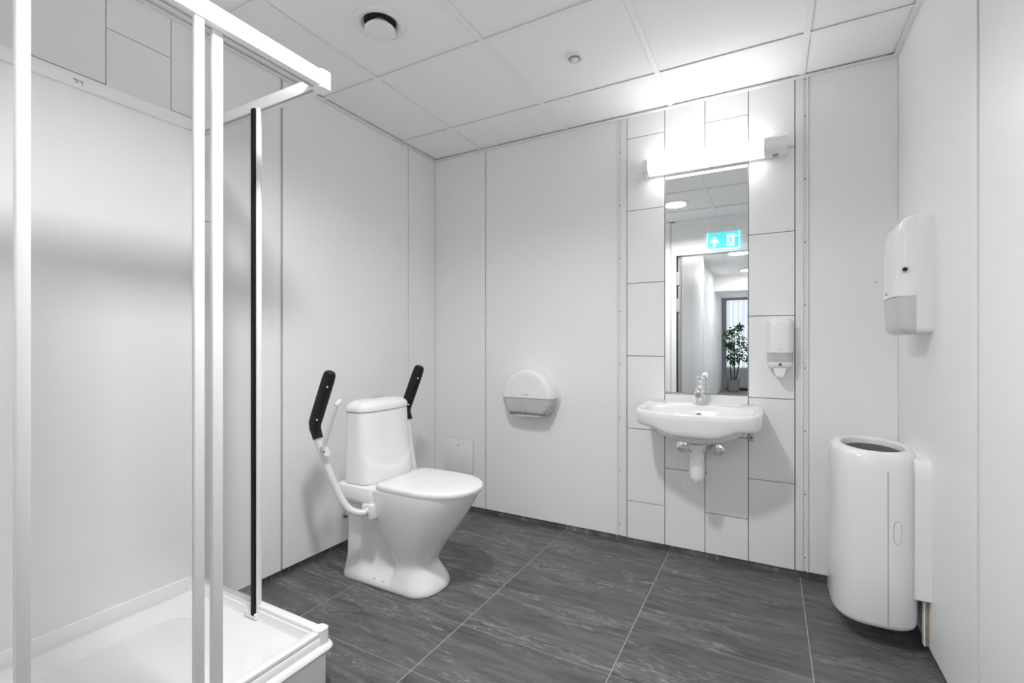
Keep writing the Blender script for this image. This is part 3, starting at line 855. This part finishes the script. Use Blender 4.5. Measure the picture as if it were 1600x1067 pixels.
# rear deck that carries the cistern
def deck_ring(z, s=1.0, x0=-1.792, x1=-1.545, w=.186):
    cxm, a = (x0 + x1) / 2, (x1 - x0) / 2
    return super_ring(cxm, TYC, z, a * s, w * s, 7, 48)
bm = new_bm(); add_loft(bm, [deck_ring(z, s, x0, -1.545, w) for z, s, x0, w in [(.372, .86, -1.775, .165), (.380, .93, -1.782, .176), (.395, .98, -1.79, .184), (.415, 1, -1.792, .187), (.455, 1, -1.792, .187), (.465, .985, -1.792, .187), (.4675, .95, -1.792, .187)]])
dk = obj('deck', bm, M['ceramic'], tl, smooth=50)
bm = new_bm(); add_lathe(bm, (-1.755, TYC - .186, .440), (0, -1, 0), [(.007, 0), (.007, .002), (.004, .003)], n=14); obj('bolt_cap', bm, M['steel'], dk, smooth=40)
for bx_ in (-1.600, -1.545):
    bm = new_bm(); add_lathe(bm, (bx_, TYC - .112, .030), (0, -.6, .8), [(.008, 0), (.008, .004), (.005, .006)], n=14); obj('floor_bolt', bm, M['grey'], tl, smooth=40)
# lid and seat
def lid_ring(z, s, xb=-1.552, xt=-1.112, w=.178, n=40):
    cxl = -1.335
    pts = []
    for i in range(n + 1):
        a = -PI / 2 + PI * i / n
        pts.append((cxl + (xt - cxl) * max(math.cos(a), 0) ** (2 / 2.1), TYC + w * math.copysign(abs(math.sin(a)) ** (2 / 2.1), math.sin(a))))
    wb_ = w * .965
    pts += [(-1.44, TYC + w * .995), (xb + .03, TYC + wb_), (xb + .008, TYC + wb_ - .006), (xb, TYC + wb_ - .03), (xb, TYC), (xb, TYC - wb_ + .03), (xb + .008, TYC - wb_ + .006), (xb + .03, TYC - wb_), (-1.44, TYC - w * .995)]
    cx = -1.33
    return [(cx + (x - cx) * s, TYC + (y - TYC) * s, z) for x, y in pts]
bm = new_bm(); add_loft(bm, [lid_ring(z, s) for z, s in [(.466, .985), (.469, .998), (.478, 1.0), (.4845, .995), (.488, .98), (.4895, .95), (.4915, .80), (.493, .5)]]); obj('lid', bm, M['seat'], tl, smooth=50)
bm = new_bm(); add_loft(bm, [lid_ring(z, s) for z, s in [(.4585, .95), (.461, .968), (.4655, .968)]]); obj('seat', bm, M['seat'], tl, smooth=50)
# cistern
def tank_outline(z, s=1.0):
    f = (z - .468) / (.795 - .468)
    x0 = -1.768 + .004 * f; x1 = -1.600 - .024 * f; w = .172 - .009 * f
    pts = []
    n = 64
    cxm, a = (x0 + x1) / 2, (x1 - x0) / 2
    for i in range(n):
        t = 2 * PI * i / n
        c, q = math.cos(t), math.sin(t)
        p = 4.2
        x = cxm + a * s * math.copysign(abs(c) ** (2 / p), c); y = w * s * math.copysign(abs(q) ** (2 / p), q)
        if c > 0:   # soft bulge below a curved line on the front
            zc = .520 + .085 * (y / .17) ** 2
            x += .007 * (1 - sstep(zc - .012, zc + .012, z)) * min(1, c * 2)
            x += .010 * (1 - (y / w) ** 2) * min(1, c * 2)
        pts.append((x, TYC + y, z))
    return pts
zt = [.469, .472, .480, .49] + [.50 + .012 * k for k in range(20)] + [.755, .785, .795]
bm = new_bm(); add_loft(bm, [tank_outline(z, {0: .955, 1: .98, 2: .995}.get(i, 1)) for i, z in enumerate(zt)]); tank = obj('cistern', bm, M['ceramic'], tl, smooth=50)
def top_ring(z, s):
    return [(x, y, z) for x, y, _ in [( -1.703 + (x + 1.703) * s, TYC + (y - TYC) * s, 0) for x, y, _ in tank_outline(.795)]]
bm = new_bm(); add_loft(bm, [top_ring(z, s) for z, s in [(.7985, 1.005), (.800, 1.02), (.806, 1.03), (.820, 1.015), (.832, .96), (.842, .85), (.848, .66), (.851, .4), (.852, .15)]]); lidt = obj('cistern_lid', bm, M['ceramic'], tl, smooth=60)
bm = new_bm(); add_loft(bm, [super_ring(-1.70, TYC, z, a, b, 2.2, 32) for z, a, b in [(.848, .020, .036), (.854, .019, .034), (.857, .014, .028)]]); bt = obj('flush_button', bm, M['chrome'], lidt, smooth=40)
bm = new_bm(); add_loft(bm, [tank_outline(z, .985) for z in (.795, .7985)]); obj('lid_gap', bm, M['grey'], tl)

# folding armrests on both sides of the toilet
def armrest(sg):
    def P(x, off, z): return (x, TYC + sg * off, z)
    bm = new_bm()
    path = smooth_path([P(-1.572, .172, .365), P(-1.598, .203, .363), P(-1.636, .228, .378), P(-1.658, .242, .408), P(-1.674, .250, .437), P(-1.722, .275, .558), P(-1.755, .294, .665), P(-1.764, .300, .705), P(-1.768, .300, .728)], 7)
    add_tube(bm, path, .0155, n=18)
    ar = obj('armrest', bm, M['tube'], tl, smooth=60)
    ar['label'] = 'white tubular folding armrest with black grip'
    # grip: flat rounded bar, bent at its foot
    bm = new_bm()
    gp = [(-1.757, .696, .019), (-1.766, .716, .0205), (-1.776, .738, .024), (-1.778, .762, .0285), (-1.762, .800, .0295), (-1.738, .855, .0295), (-1.712, .915, .0295), (-1.690, .965, .0285), (-1.683, .982, .0255), (-1.678, .993, .018)]
    rings = []
    for i, (x, z, r) in enumerate(gp):
        a, b = gp[max(i - 1, 0)], gp[min(i + 1, len(gp) - 1)]
        t = Vector((b[0] - a[0], 0, b[1] - a[1])).normalized()
        nrm = Vector((t.z, 0, -t.x))
        ring = []
        for k in range(24):
            an = 2 * PI * k / 24
            c, q = math.cos(an), math.sin(an)
            u = math.copysign(abs(c) ** (2 / 3.6), c) * r; w = math.copysign(abs(q) ** (2 / 3.6), q) * min(r, .0185)
            ring.append(Vector(P(x, .300, z)) + nrm * u + Vector((0, w, 0)))
        rings.append(ring)
    add_loft(bm, rings)
    obj('grip', bm, M['black'], ar, smooth=45)['label'] = 'black rubber grip'
    for x, z in ((-1.676, .930), (-1.742, .782)):
        bm = new_bm(); add_lathe(bm, P(x, .3 - .0185 * 1, z) if sg > 0 else P(x, .3 + .0185, z), (0, -1, 0), [(.0042, -.001), (.0042, .001), (.002, .002)], n=10); obj('grip_screw', bm, M['plastic'], ar)
    if sg < 0:
        # paper roll arm clamped to the tube
        bm = new_bm()
        ph = smooth_path([P(-1.703, .300, .625), P(-1.712, .304, .664), P(-1.690, .306, .720), P(-1.655, .308, .800), P(-1.632, .308, .850)], 6)
        add_tube(bm, ph, .0100, n=14)
        add_tube(bm, smooth_path([P(-1.632, .308, .850), P(-1.630, .300, .862), P(-1.634, .285, .868)], 5), .0112, n=14)
        obj('roll_holder', bm, M['tube'], ar, smooth=60)
        bm = new_bm(); add_tube(bm, [P(-1.708, .292, .622), P(-1.722, .298, .668)], .0165, n=16); obj('clamp', bm, M['tube'], ar, smooth=40)
        bm = new_bm(); add_lathe(bm, P(-1.706, .311, .645), (0, -1, 0), [(.004, 0), (.004, .002)], n=10); obj('clamp_screw', bm, M['screw'], ar)
    # hinge bracket under the rim
    bm = new_bm(); add_box(bm, -1.612, -1.545, *(sorted((TYC + sg * .125, TYC + sg * .186))), .333, .398, bev=.007); bk = obj('hinge_bracket', bm, M['plastic'], tl, smooth=35)
    bm = new_bm(); add_lathe(bm, P(-1.584, .178, .365), (-.6, sg * .8, 0), [(.024, 0), (.024, .006), (.019, .007)], n=24); obj('socket', bm, M['silver'], bk, smooth=40)
    bm = new_bm(); add_box(bm, -1.55, -1.465, *(sorted((TYC + sg * .05, TYC + sg * .150))), .352, .402, bev=.004); obj('cross_bar', bm, M['silver'], bk, smooth=35)
    bm = new_bm(); add_lathe(bm, P(-1.558, .160, .335), (0, 0, -1), [(.007, 0), (.007, .006)], n=12); obj('bolt', bm, M['steel'], bk)
armrest(-1); armrest(1)

vv = thing('supply_valve', 'dark chrome supply valve on the wall behind the toilet armrest', 'valve', (XL, 1.845, .185))
bm = new_bm(); add_lathe(bm, (XL, 1.845, .185), (1, 0, 0), [(.024, 0), (.024, .004), (.011, .010), (.011, .045)], n=24); obj('rosette', bm, M['chrome'], vv, smooth=40)
bm = new_bm(); add_lathe(bm, (XL + .040, 1.845, .185), (1, 0, 0), [(.012, 0), (.026, .006), (.028, .022), (.018, .028)], n=14); obj('handwheel', bm, M['steel'], vv, smooth=25)
bm = new_bm(); add_tube(bm, smooth_path([(XL + .022, 1.845, .185), (XL + .022, 1.845, .28), (XL + .10, 1.83, .40), (-1.80, 1.82, .50)], 6), .006, n=10); obj('hose', bm, M['steel'], vv, smooth=50)

# ================================================================== shower cabin
SXF, SYB, SY0 = -1.250, 1.070, .135      # outer faces: front (x), far side (y), near end
SXW = -2.000                             # back panel face
sh = thing('shower_cabin', 'white corner shower cabin with glass walls and open sliding doors', 'shower', ((SXF + SXW) / 2, (SYB + SY0) / 2, 0))
ZR = .180
# tray: rim, inner slope, floor; one loft over rectangular rings
def rect_ring(x0, x1, y0, y1, z, r, n=6):
    pts = []
    for cx, cy, a0 in ((x1 - r, y1 - r, 0), (x0 + r, y1 - r, PI / 2), (x0 + r, y0 + r, PI), (x1 - r, y0 + r, 1.5 * PI)):
        for k in range(n + 1):
            a = a0 + PI / 2 * k / n
            pts.append((cx + r * math.cos(a), cy + r * math.sin(a), z))
    return pts
x0, x1, y0, y1 = -2.030, SXF, SY0, SYB
trr = []
for ins, z, r in [(.010, .118, .02), (.000, .122, .025), (-.008, .130, .03), (-.012, .138, .032), (-.008, .147, .03), (.0, .151, .031), (.006, .153, .022), (.006, .176, .022), (.010, ZR, .02), (.022, ZR + .001, .02), (.036, ZR + .001, .02), (.040, .178, .02), (.042, .150, .02), (.046, .146, .03), (.075, .143, .05), (.105, .130, .07), (.135, .116, .08), (.20, .112, .08), (.30, .108, .06)]:
    trr.append(rect_ring(x0 + max(ins, 0), x1 - ins, y0 + max(ins, 0), y1 - ins, z, r))
bm = new_bm(); add_loft(bm, trr); obj('tray', bm, M['acrylic'], sh, smooth=45)
bm = new_bm(); add_lathe(bm, (-1.63, .665, .1085), (0, 0, 1), [(.058, 0), (.058, .005), (.050, .009), (.02, .010)], n=36); obj('drain_cover', bm, M['plastic'], sh, smooth=40)
box('apron', (x0 + .02, SXF - .012, y0 + .02, SYB - .012, .015, .122), M['acrylic'], sh, bev=.004)
for lx, ly_ in ((-1.30, 1.02), (-1.95, 1.02), (-1.30, .2), (-1.95, .2)):
    bm = new_bm(); add_lathe(bm, (lx, ly_, 0), (0, 0, 1), [(.02, 0), (.02, .016)], n=16); obj('foot', bm, M['grey'], sh)
# back panel along the left wall and the near end panel
box('back_panel', (XL + .006, SXW, SY0, SYB - .035, .15, 1.975), M['shower_panel'], sh, bev=.003)
box('back_panel', (XL + .006, SXF - .03, SY0 - .008, SY0 + .012, .15, 1.975), M['shower_panel'], sh, bev=.003)
box('panel_cap', (XL + .004, SXW + .010, SY0, SYB - .02, 1.955, 2.000), M['shower_panel'], sh, bev=.004)
box('tray_upstand', (SXW - .004, SXW + .012, SY0 + .012, SYB - .04, .15, .205), M['acrylic'], sh, bev=.003)
stk = box('notice_sticker', (SXW + .0100, SXW + .0104, .665, .700, 1.963, 1.983), M['shower_panel'], sh)
for (a, b, c, e) in ((.668, .684, 1.978, 1.981), (.672, .682, 1.971, 1.974), (.690, .692, 1.966, 1.981), (.687, .690, 1.977, 1.981)):
    box('sticker_print', (SXW + .0104, SXW + .0107, a, b, c, e), M['dark'], stk)
# rails
RT0, RT1 = 1.938, 1.990
def rail_top(name, dims):
    return box(name, dims, M['alu'], sh, bev=.006)
r1 = rail_top('top_rail', (SXF - .042, SXF, SY0, SYB - .036, RT0, RT1))
r2 = rail_top('top_rail', (SXW, SXF - .034, SYB - .030, SYB, RT0 + .004, RT1 - .004))
box('rail_groove', (SXF - .032, SXF - .024, SY0 + .01, SYB - .05, RT0 - .001, RT0 + .004), M['line'], r1)
box('rail_groove', (SXW + .01, SXF - .05, SYB - .030, SYB - .022, RT0 + .003, RT0 + .006), M['line'], r2)
bm = new_bm(); add_loft(bm, [rect_ring(SXF - .046, SXF + .003, SYB - .046, SYB + .003, z, .016) for z in (RT0 - .003, RT0, RT1, RT1 + .002)]); cc = obj('corner_cap', bm, M['alu'], sh, smooth=40)
bm = new_bm(); add_lathe(bm, (SXF + .003, SYB - .022, 1.972), (1, 0, 0), [(.011, 0), (.011, .0006), (.0085, .0006)], n=20); obj('cap_emblem', bm, M['print_'], cc)
bm = new_bm(); add_lathe(bm, (SXF + .003, SYB - .022, 1.972), (1, 0, 0), [(.006, 0), (.006, .0009)], n=6); obj('cap_emblem', bm, M['print_'], cc)
box('bottom_rail', (SXF - .040, SXF - .008, SY0 + .02, SYB - .03, ZR - .001, ZR + .014), M['alu'], sh, bev=.003)
box('bottom_rail', (SXW, SXF - .030, SYB - .036, SYB - .008, ZR - .001, ZR + .014), M['alu'], sh, bev=.003)
bm = new_bm(); add_loft(bm, [rect_ring(SXF - .046, SXF - .003, SYB - .046, SYB - .003, z, .014) for z in (.152, ZR + .014, ZR + .018)]); obj('corner_cap', bm, M['alu'], sh, smooth=40)
# posts at the wall
box('wall_post', (SXW - .004, SXW + .022, SYB - .034, SYB - .010, ZR, RT0 + .01), M['alu'], sh, bev=.002)
box('wall_post', (SXF - .036, SXF - .012, SY0 + .004, SY0 + .030, ZR, RT0 + .01), M['alu'], sh, bev=.002)
# fixed panes with their free edge profile
g1 = box('fixed_pane', (SXF - .016, SXF - .012, SY0 + .03, .656, ZR + .012, RT0 + .004), M['glass'], sh)
box('pane_profile', (SXF - .020, SXF - .006, .656, .680, ZR + .01, RT0 + .004), M['alu'], g1, bev=.002)
g2 = box('fixed_pane', (SXW + .022, -1.632, SYB - .018, SYB - .014, ZR + .012, RT0 + .006), M['glass'], sh)
box('pane_profile', (-1.632, -1.604, SYB - .022, SYB - .006, ZR - .028, RT0 + .006), M['alu'], g2, bev=.002)
# sliding doors, pushed open behind the fixed panes
dr1 = box('sliding_door', (SXF - .034, SXF - .030, .364, .708, ZR + .014, RT0 + .004), M['glass'], sh)
box('door_profile', (SXF - .038, SXF - .022, .708, .735, ZR + .014, RT0 + .004), M['alu'], dr1, bev=.002)
box('door_profile', (SXF - .040, SXF - .022, .342, .364, ZR + .014, RT0 + .004), M['alu'], dr1, bev=.003)
dr2 = box('sliding_door', (-1.960, -1.614, SYB - .036, SYB - .032, ZR + .014, RT0 + .006), M['glass'], sh)
box('door_profile', (-1.614, -1.577, SYB - .042, SYB - .026, ZR - .020, RT0 + .008), M['alu'], dr2, bev=.002)
sl = box('magnet_seal', (-1.601, -1.583, SYB - .050, SYB - .0415, ZR - .018, RT0 + .004), M['seal'], dr2); sl['label'] = 'black rubber magnet seal'
bm = new_bm(); add_box(bm, -1.640, -1.572, SYB - .050, SYB - .036, ZR - .030, ZR - .010, bev=.003); obj('glider', bm, M['plastic'], dr2)

# ================================================================== what the mirror shows: exit sign, hall, plant
es = thing('exit_sign', 'lit turquoise exit sign with white arrow and running figure above the doorway', 'sign', (-.40, YF, 2.06))
box('mount', (-.505, -.295, YF, YF + .035, 2.232, 2.290), M['plastic'], es, bev=.004)
for x in (-.475, -.335):
    slab('mount_slot', x - .006, x + .006, YF + .010, YF + .022, 2.2895, 2.2915, M['dark'], es, bev=.0003)
bd = box('sign_plate', (-.541, -.259, YF + .014, YF + .022, 2.072, 2.232), M['sign_green'], es, bev=.001)
box('lit_edge', (-.549, -.541, YF + .013, YF + .023, 2.062, 2.232), M['sign_edge'], es)
box('lit_edge', (-.259, -.251, YF + .013, YF + .023, 2.062, 2.232), M['sign_edge'], es)
box('lit_edge', (-.549, -.251, YF + .013, YF + .023, 2.058, 2.072), M['sign_edge'], es)
yS = YF + .022
def flat_poly(name, polys, m, parent, y, t=.0008):
    bm = new_bm()
    for p in polys:
        add_prism(bm, p, 'y', y, y + t)
    return obj(name, bm, m, parent)
ax = -.478
flat_poly('arrow', [[(ax - .013, 2.092), (ax + .013, 2.092), (ax + .013, 2.145), (ax - .013, 2.145)], [(ax - .038, 2.140), (ax + .038, 2.140), (ax, 2.188)], [(ax - .038, 2.140), (ax - .038, 2.122), (ax - .013, 2.140)], [(ax + .038, 2.140), (ax + .013, 2.140), (ax + .038, 2.122)]], M['sign_white'], es, yS)
flat_poly('doorway_symbol', [[(-.366, 2.086), (-.300, 2.086), (-.300, 2.205), (-.366, 2.205)], [(-.300, 2.178), (-.262, 2.178), (-.262, 2.188), (-.300, 2.188)]], M['sign_white'], es, yS)
def limb(pts, w):
    out = []
    for (a, b) in zip(pts[:-1], pts[1:]):
        d_ = Vector((b[0] - a[0], b[1] - a[1])).normalized(); n_ = Vector((-d_.y, d_.x)) * w
        out.append([(a[0] + n_.x, a[1] + n_.y), (a[0] - n_.x, a[1] - n_.y), (b[0] - n_.x, b[1] - n_.y), (b[0] + n_.x, b[1] + n_.y)])
    return out
mx_ = -.336
man = [[(mx_ - .010 + .009 * math.cos(2 * PI * i / 14), 2.189 + .009 * math.sin(2 * PI * i / 14)) for i in range(14)]]
man += limb([(mx_ - .004, 2.176), (mx_ + .006, 2.140)], .009)
man += limb([(mx_ + .006, 2.142), (mx_ - .012, 2.122), (mx_ - .016, 2.096)], .005)
man += limb([(mx_ + .006, 2.140), (mx_ + .012, 2.118), (mx_ + .030, 2.112)], .005)
man += limb([(mx_ - .004, 2.172), (mx_ - .022, 2.158), (mx_ - .026, 2.148)], .0035)
man += limb([(mx_ - .002, 2.172), (mx_ + .018, 2.160), (mx_ + .026, 2.168)], .0035)
flat_poly('running_figure', man, M['sign_green'], es, yS + .0008)
flat_poly('small_print', [[(-.525, 2.081), (-.475, 2.081), (-.475, 2.084), (-.525, 2.084)]], M['sign_white'], es, yS)

HB, HS = -1.90, -4.31                    # end of the near wall, the soffit (y)
HE, HXL, HXR, HZ2 = -5.86, -.897, 1.30, 2.106
wl = struct(box('wall_hall_near', (-1.4, -.812, HB, YF - .102, -.02, H + .1), M['panel']), 'white panelled hall wall beside the doorway, in the mirror', 'wall')
slab('joint_strip', -.8125, -.809, HB + .0, HB + .03, 0, H, M['strip'], wl, bev=.0005)
slab('joint_strip', -.813, -.8112, -.76, -.754, 0, H, M['line'], wl, bev=.0003)
for z in zs:
    screw_dot(wl, (-.811, HB + .045, z), (1, 0, 0), .004)
struct(box('wall_hall_left', (HXL - .1, HXL, HE - .1, HB + .005, -.02, H + .1), M['panel']), 'white side wall of the hall receding in the mirror', 'wall')
struct(box('wall_hall_right', (HXR, HXR + .1, HE - .1, YF - .102, -.02, H + .1), M['panel']), 'white far side wall of the hall outside the doorway', 'wall')
struct(box('floor_hall', (-1.4, HXR, HE - .1, YF - .122, -.08, 0), M['hall_floor']), 'grey vinyl floor of the hall outside the doorway', 'floor')
struct(box('floor_hall_step', (HXL, HXR, HE, HS - .2, 0, .135), M['hall_floor']), 'grey raised floor at the end of the hall', 'floor')
ch_ = struct(box('ceiling_hall', (-1.4, HXR + .1, HS, YF - .102, H + .03, H + .1), M['grout']), 'white tiled ceiling of the hall, in the mirror', 'ceiling')
hx = [-1.4, -.60, 0.0, .60, HXR]
hy = [YF - .11, -.5, -1.1, -1.7, -2.3, -2.9, -3.5, -4.1, HS]
for i in range(4):
    for j in range(len(hy) - 1):
        slab('ceiling_tile', hx[i] + .006, hx[i + 1] - .006, hy[j + 1] + .004, hy[j] - .004, H + .0062, H + .026, M['ceil_tile'], ch_, bev=.001)
for x in hx[1:-1]:
    slab('ceiling_bar', x - .012, x + .012, HS, YF - .11, H, H + .003, M['ceil_bar'], ch_, bev=.0005)
sf = struct(box('wall_soffit', (HXL, HXR, HS - .06, HS, HZ2 - .005, H + .1), M['panel']), 'white soffit across the hall, in the mirror', 'wall')
ce = struct(box('ceiling_hall_low', (HXL, HXR, HE - .05, HS - .06, HZ2 + .03, HZ2 + .1), M['grout']), 'lower tiled ceiling at the end of the hall', 'ceiling')
for i in range(3):
    for j, (a, b) in enumerate(((HS - .062, -4.95), (-4.95, -5.55), (-5.55, HE))):
        slab('ceiling_tile', [HXL, -.30, .30][i] + .006, [-.30, .30, HXR][i] - .006, b + .004, a - .004, HZ2, HZ2 + .02, M['ceil_tile'], ce, bev=.001)
struct(box('wall_hall_end', (HXL - .1, HXR + .1, HE - .12, HE - .06, -.02, H), M['panel']), 'white end wall of the hall, in the mirror', 'wall')
wn = thing('window_1', 'daylit window with vertical blinds at the end of the hall', 'window', (.1, HE, .135)); wn['kind'] = 'structure'
box('window_frame', (HXL, -.800, HE - .06, HE, .135, HZ2), M['frame_grey'], wn)
box('window_frame', (-.800, HXR, HE - .06, HE, 2.045, HZ2), M['frame_grey'], wn)
box('pane', (-.800, HXR, HE - .055, HE - .045, .60, 2.045), M['sky_pane'], wn)
box('lower_panel', (-.800, HXR, HE - .06, HE - .01, .20, .62), M['blind'], wn)
box('heater', (-.800, HXR, HE - .01, HE + .02, .135, .175), M['dark'], wn)
for k in range(22):
    x = -.800 + .092 * k
    if x + .08 < HXR:
        slab('blind_slat', x + .002, x + .084, HE - .035, HE - .032, .17, 2.04, M['blind'], wn, bev=.0005)
def hall_lamp(x, y, z, lab):
    t = thing('hall_lamp', lab, 'lamp', (x, y, z), 'round ceiling lamps in the hall')
    bm = new_bm(); add_lathe(bm, (x, y, z), (0, 0, -1), [(.150, 0), (.150, .012), (.140, .018), (.128, .018)], n=36, cap1=False); obj('lamp_ring', bm, M['plastic'], t, smooth=40)
    bm = new_bm(); add_lathe(bm, (x, y, z), (0, 0, -1), [(.130, .010), (.128, .016), (.1, .022)], n=36); obj('lamp_lens', bm, M['hall_lens'], t, smooth=40)
hall_lamp(-.37, -1.98, H, 'lit round hall lamp directly below the exit sign in the mirror')
hall_lamp(-.30, -3.72, H, 'lit round hall lamp farther down the hall in the mirror')

pp = thing('potted_plant', 'green leafy ficus in a grey pot at the end of the hall, in the mirror', 'plant', (-.645, -5.52, .135))
px, py = -.645, -5.52
bm = new_bm(); add_lathe(bm, (px, py, .135), (0, 0, 1), [(.100, 0), (.112, .01), (.122, .23), (.124, .25), (.112, .25), (.110, .20)], n=28, cap1=False); obj('pot', bm, M['pot'], pp, smooth=40)
bm = new_bm(); add_lathe(bm, (px, py, .34), (0, 0, 1), [(.111, 0), (.08, .006)], n=24); obj('soil', bm, M['soil'], pp)
tips = []
for dx, dy, tx, ty, hh in ((-.03, .0, -.06, .02, 1.25), (.01, .01, .02, -.03, 1.30), (.03, -.01, .16, .03, 1.05)):
    bm = new_bm()
    pth = smooth_path([(px + dx, py + dy, .33), (px + dx * 1.2 + tx * .35, py + dy + ty * .3, .60), (px + tx * .75, py + ty, .85), (px + tx, py + ty, hh)], 6)
    add_tube(bm, pth, [.013 - .009 * i / len(pth) for i in range(len(pth))], n=8); obj('stem', bm, M['bark'], pp, smooth=50)
rnd = random.Random(4)
bm = new_bm()
clumps = [(-.09, .0, 1.33, .11), (.04, .02, 1.38, .12), (-.10, .03, 1.10, .11), (-.02, -.05, 1.13, .13), (.14, .0, 1.18, .14), (.02, .05, .98, .12), (.24, .02, 1.02, .13), (.10, -.04, .85, .12), (-.07, .02, .86, .09), (.28, .0, .82, .10), (.13, .0, 1.47, .08), (.0, .0, .75, .09)]
for cx_, cy_, cz_, cr in clumps:
    for k in range(60):
        u = Vector((rnd.gauss(0, 1), rnd.gauss(0, 1), rnd.gauss(0, 1))).normalized() * cr * rnd.uniform(.3, 1.0)
        c0 = Vector((px + cx_, py + cy_, cz_)) + u
        dr = Vector((rnd.uniform(-1, 1), rnd.uniform(-1, 1), rnd.uniform(-1, .35))).normalized()
        sd_ = dr.cross(Vector((rnd.uniform(-1, 1), rnd.uniform(-1, 1), rnd.uniform(-1, 1)))).normalized()
        nn = dr.cross(sd_)
        Lf, Wf = rnd.uniform(.05, .08), rnd.uniform(.015, .022)
        vts = [bm.verts.new(p) for p in (c0, c0 + dr * Lf * .4 + sd_ * Wf + nn * .004, c0 + dr * Lf, c0 + dr * Lf * .4 - sd_ * Wf + nn * .004, c0 + dr * Lf * .45 - nn * .003)]
        bm.faces.new((vts[0], vts[1], vts[4])); bm.faces.new((vts[1], vts[2], vts[4])); bm.faces.new((vts[2], vts[3], vts[4])); bm.faces.new((vts[3], vts[0], vts[4]))
fo = obj('foliage', bm, M['leaf'], pp); fo['kind'] = 'stuff'
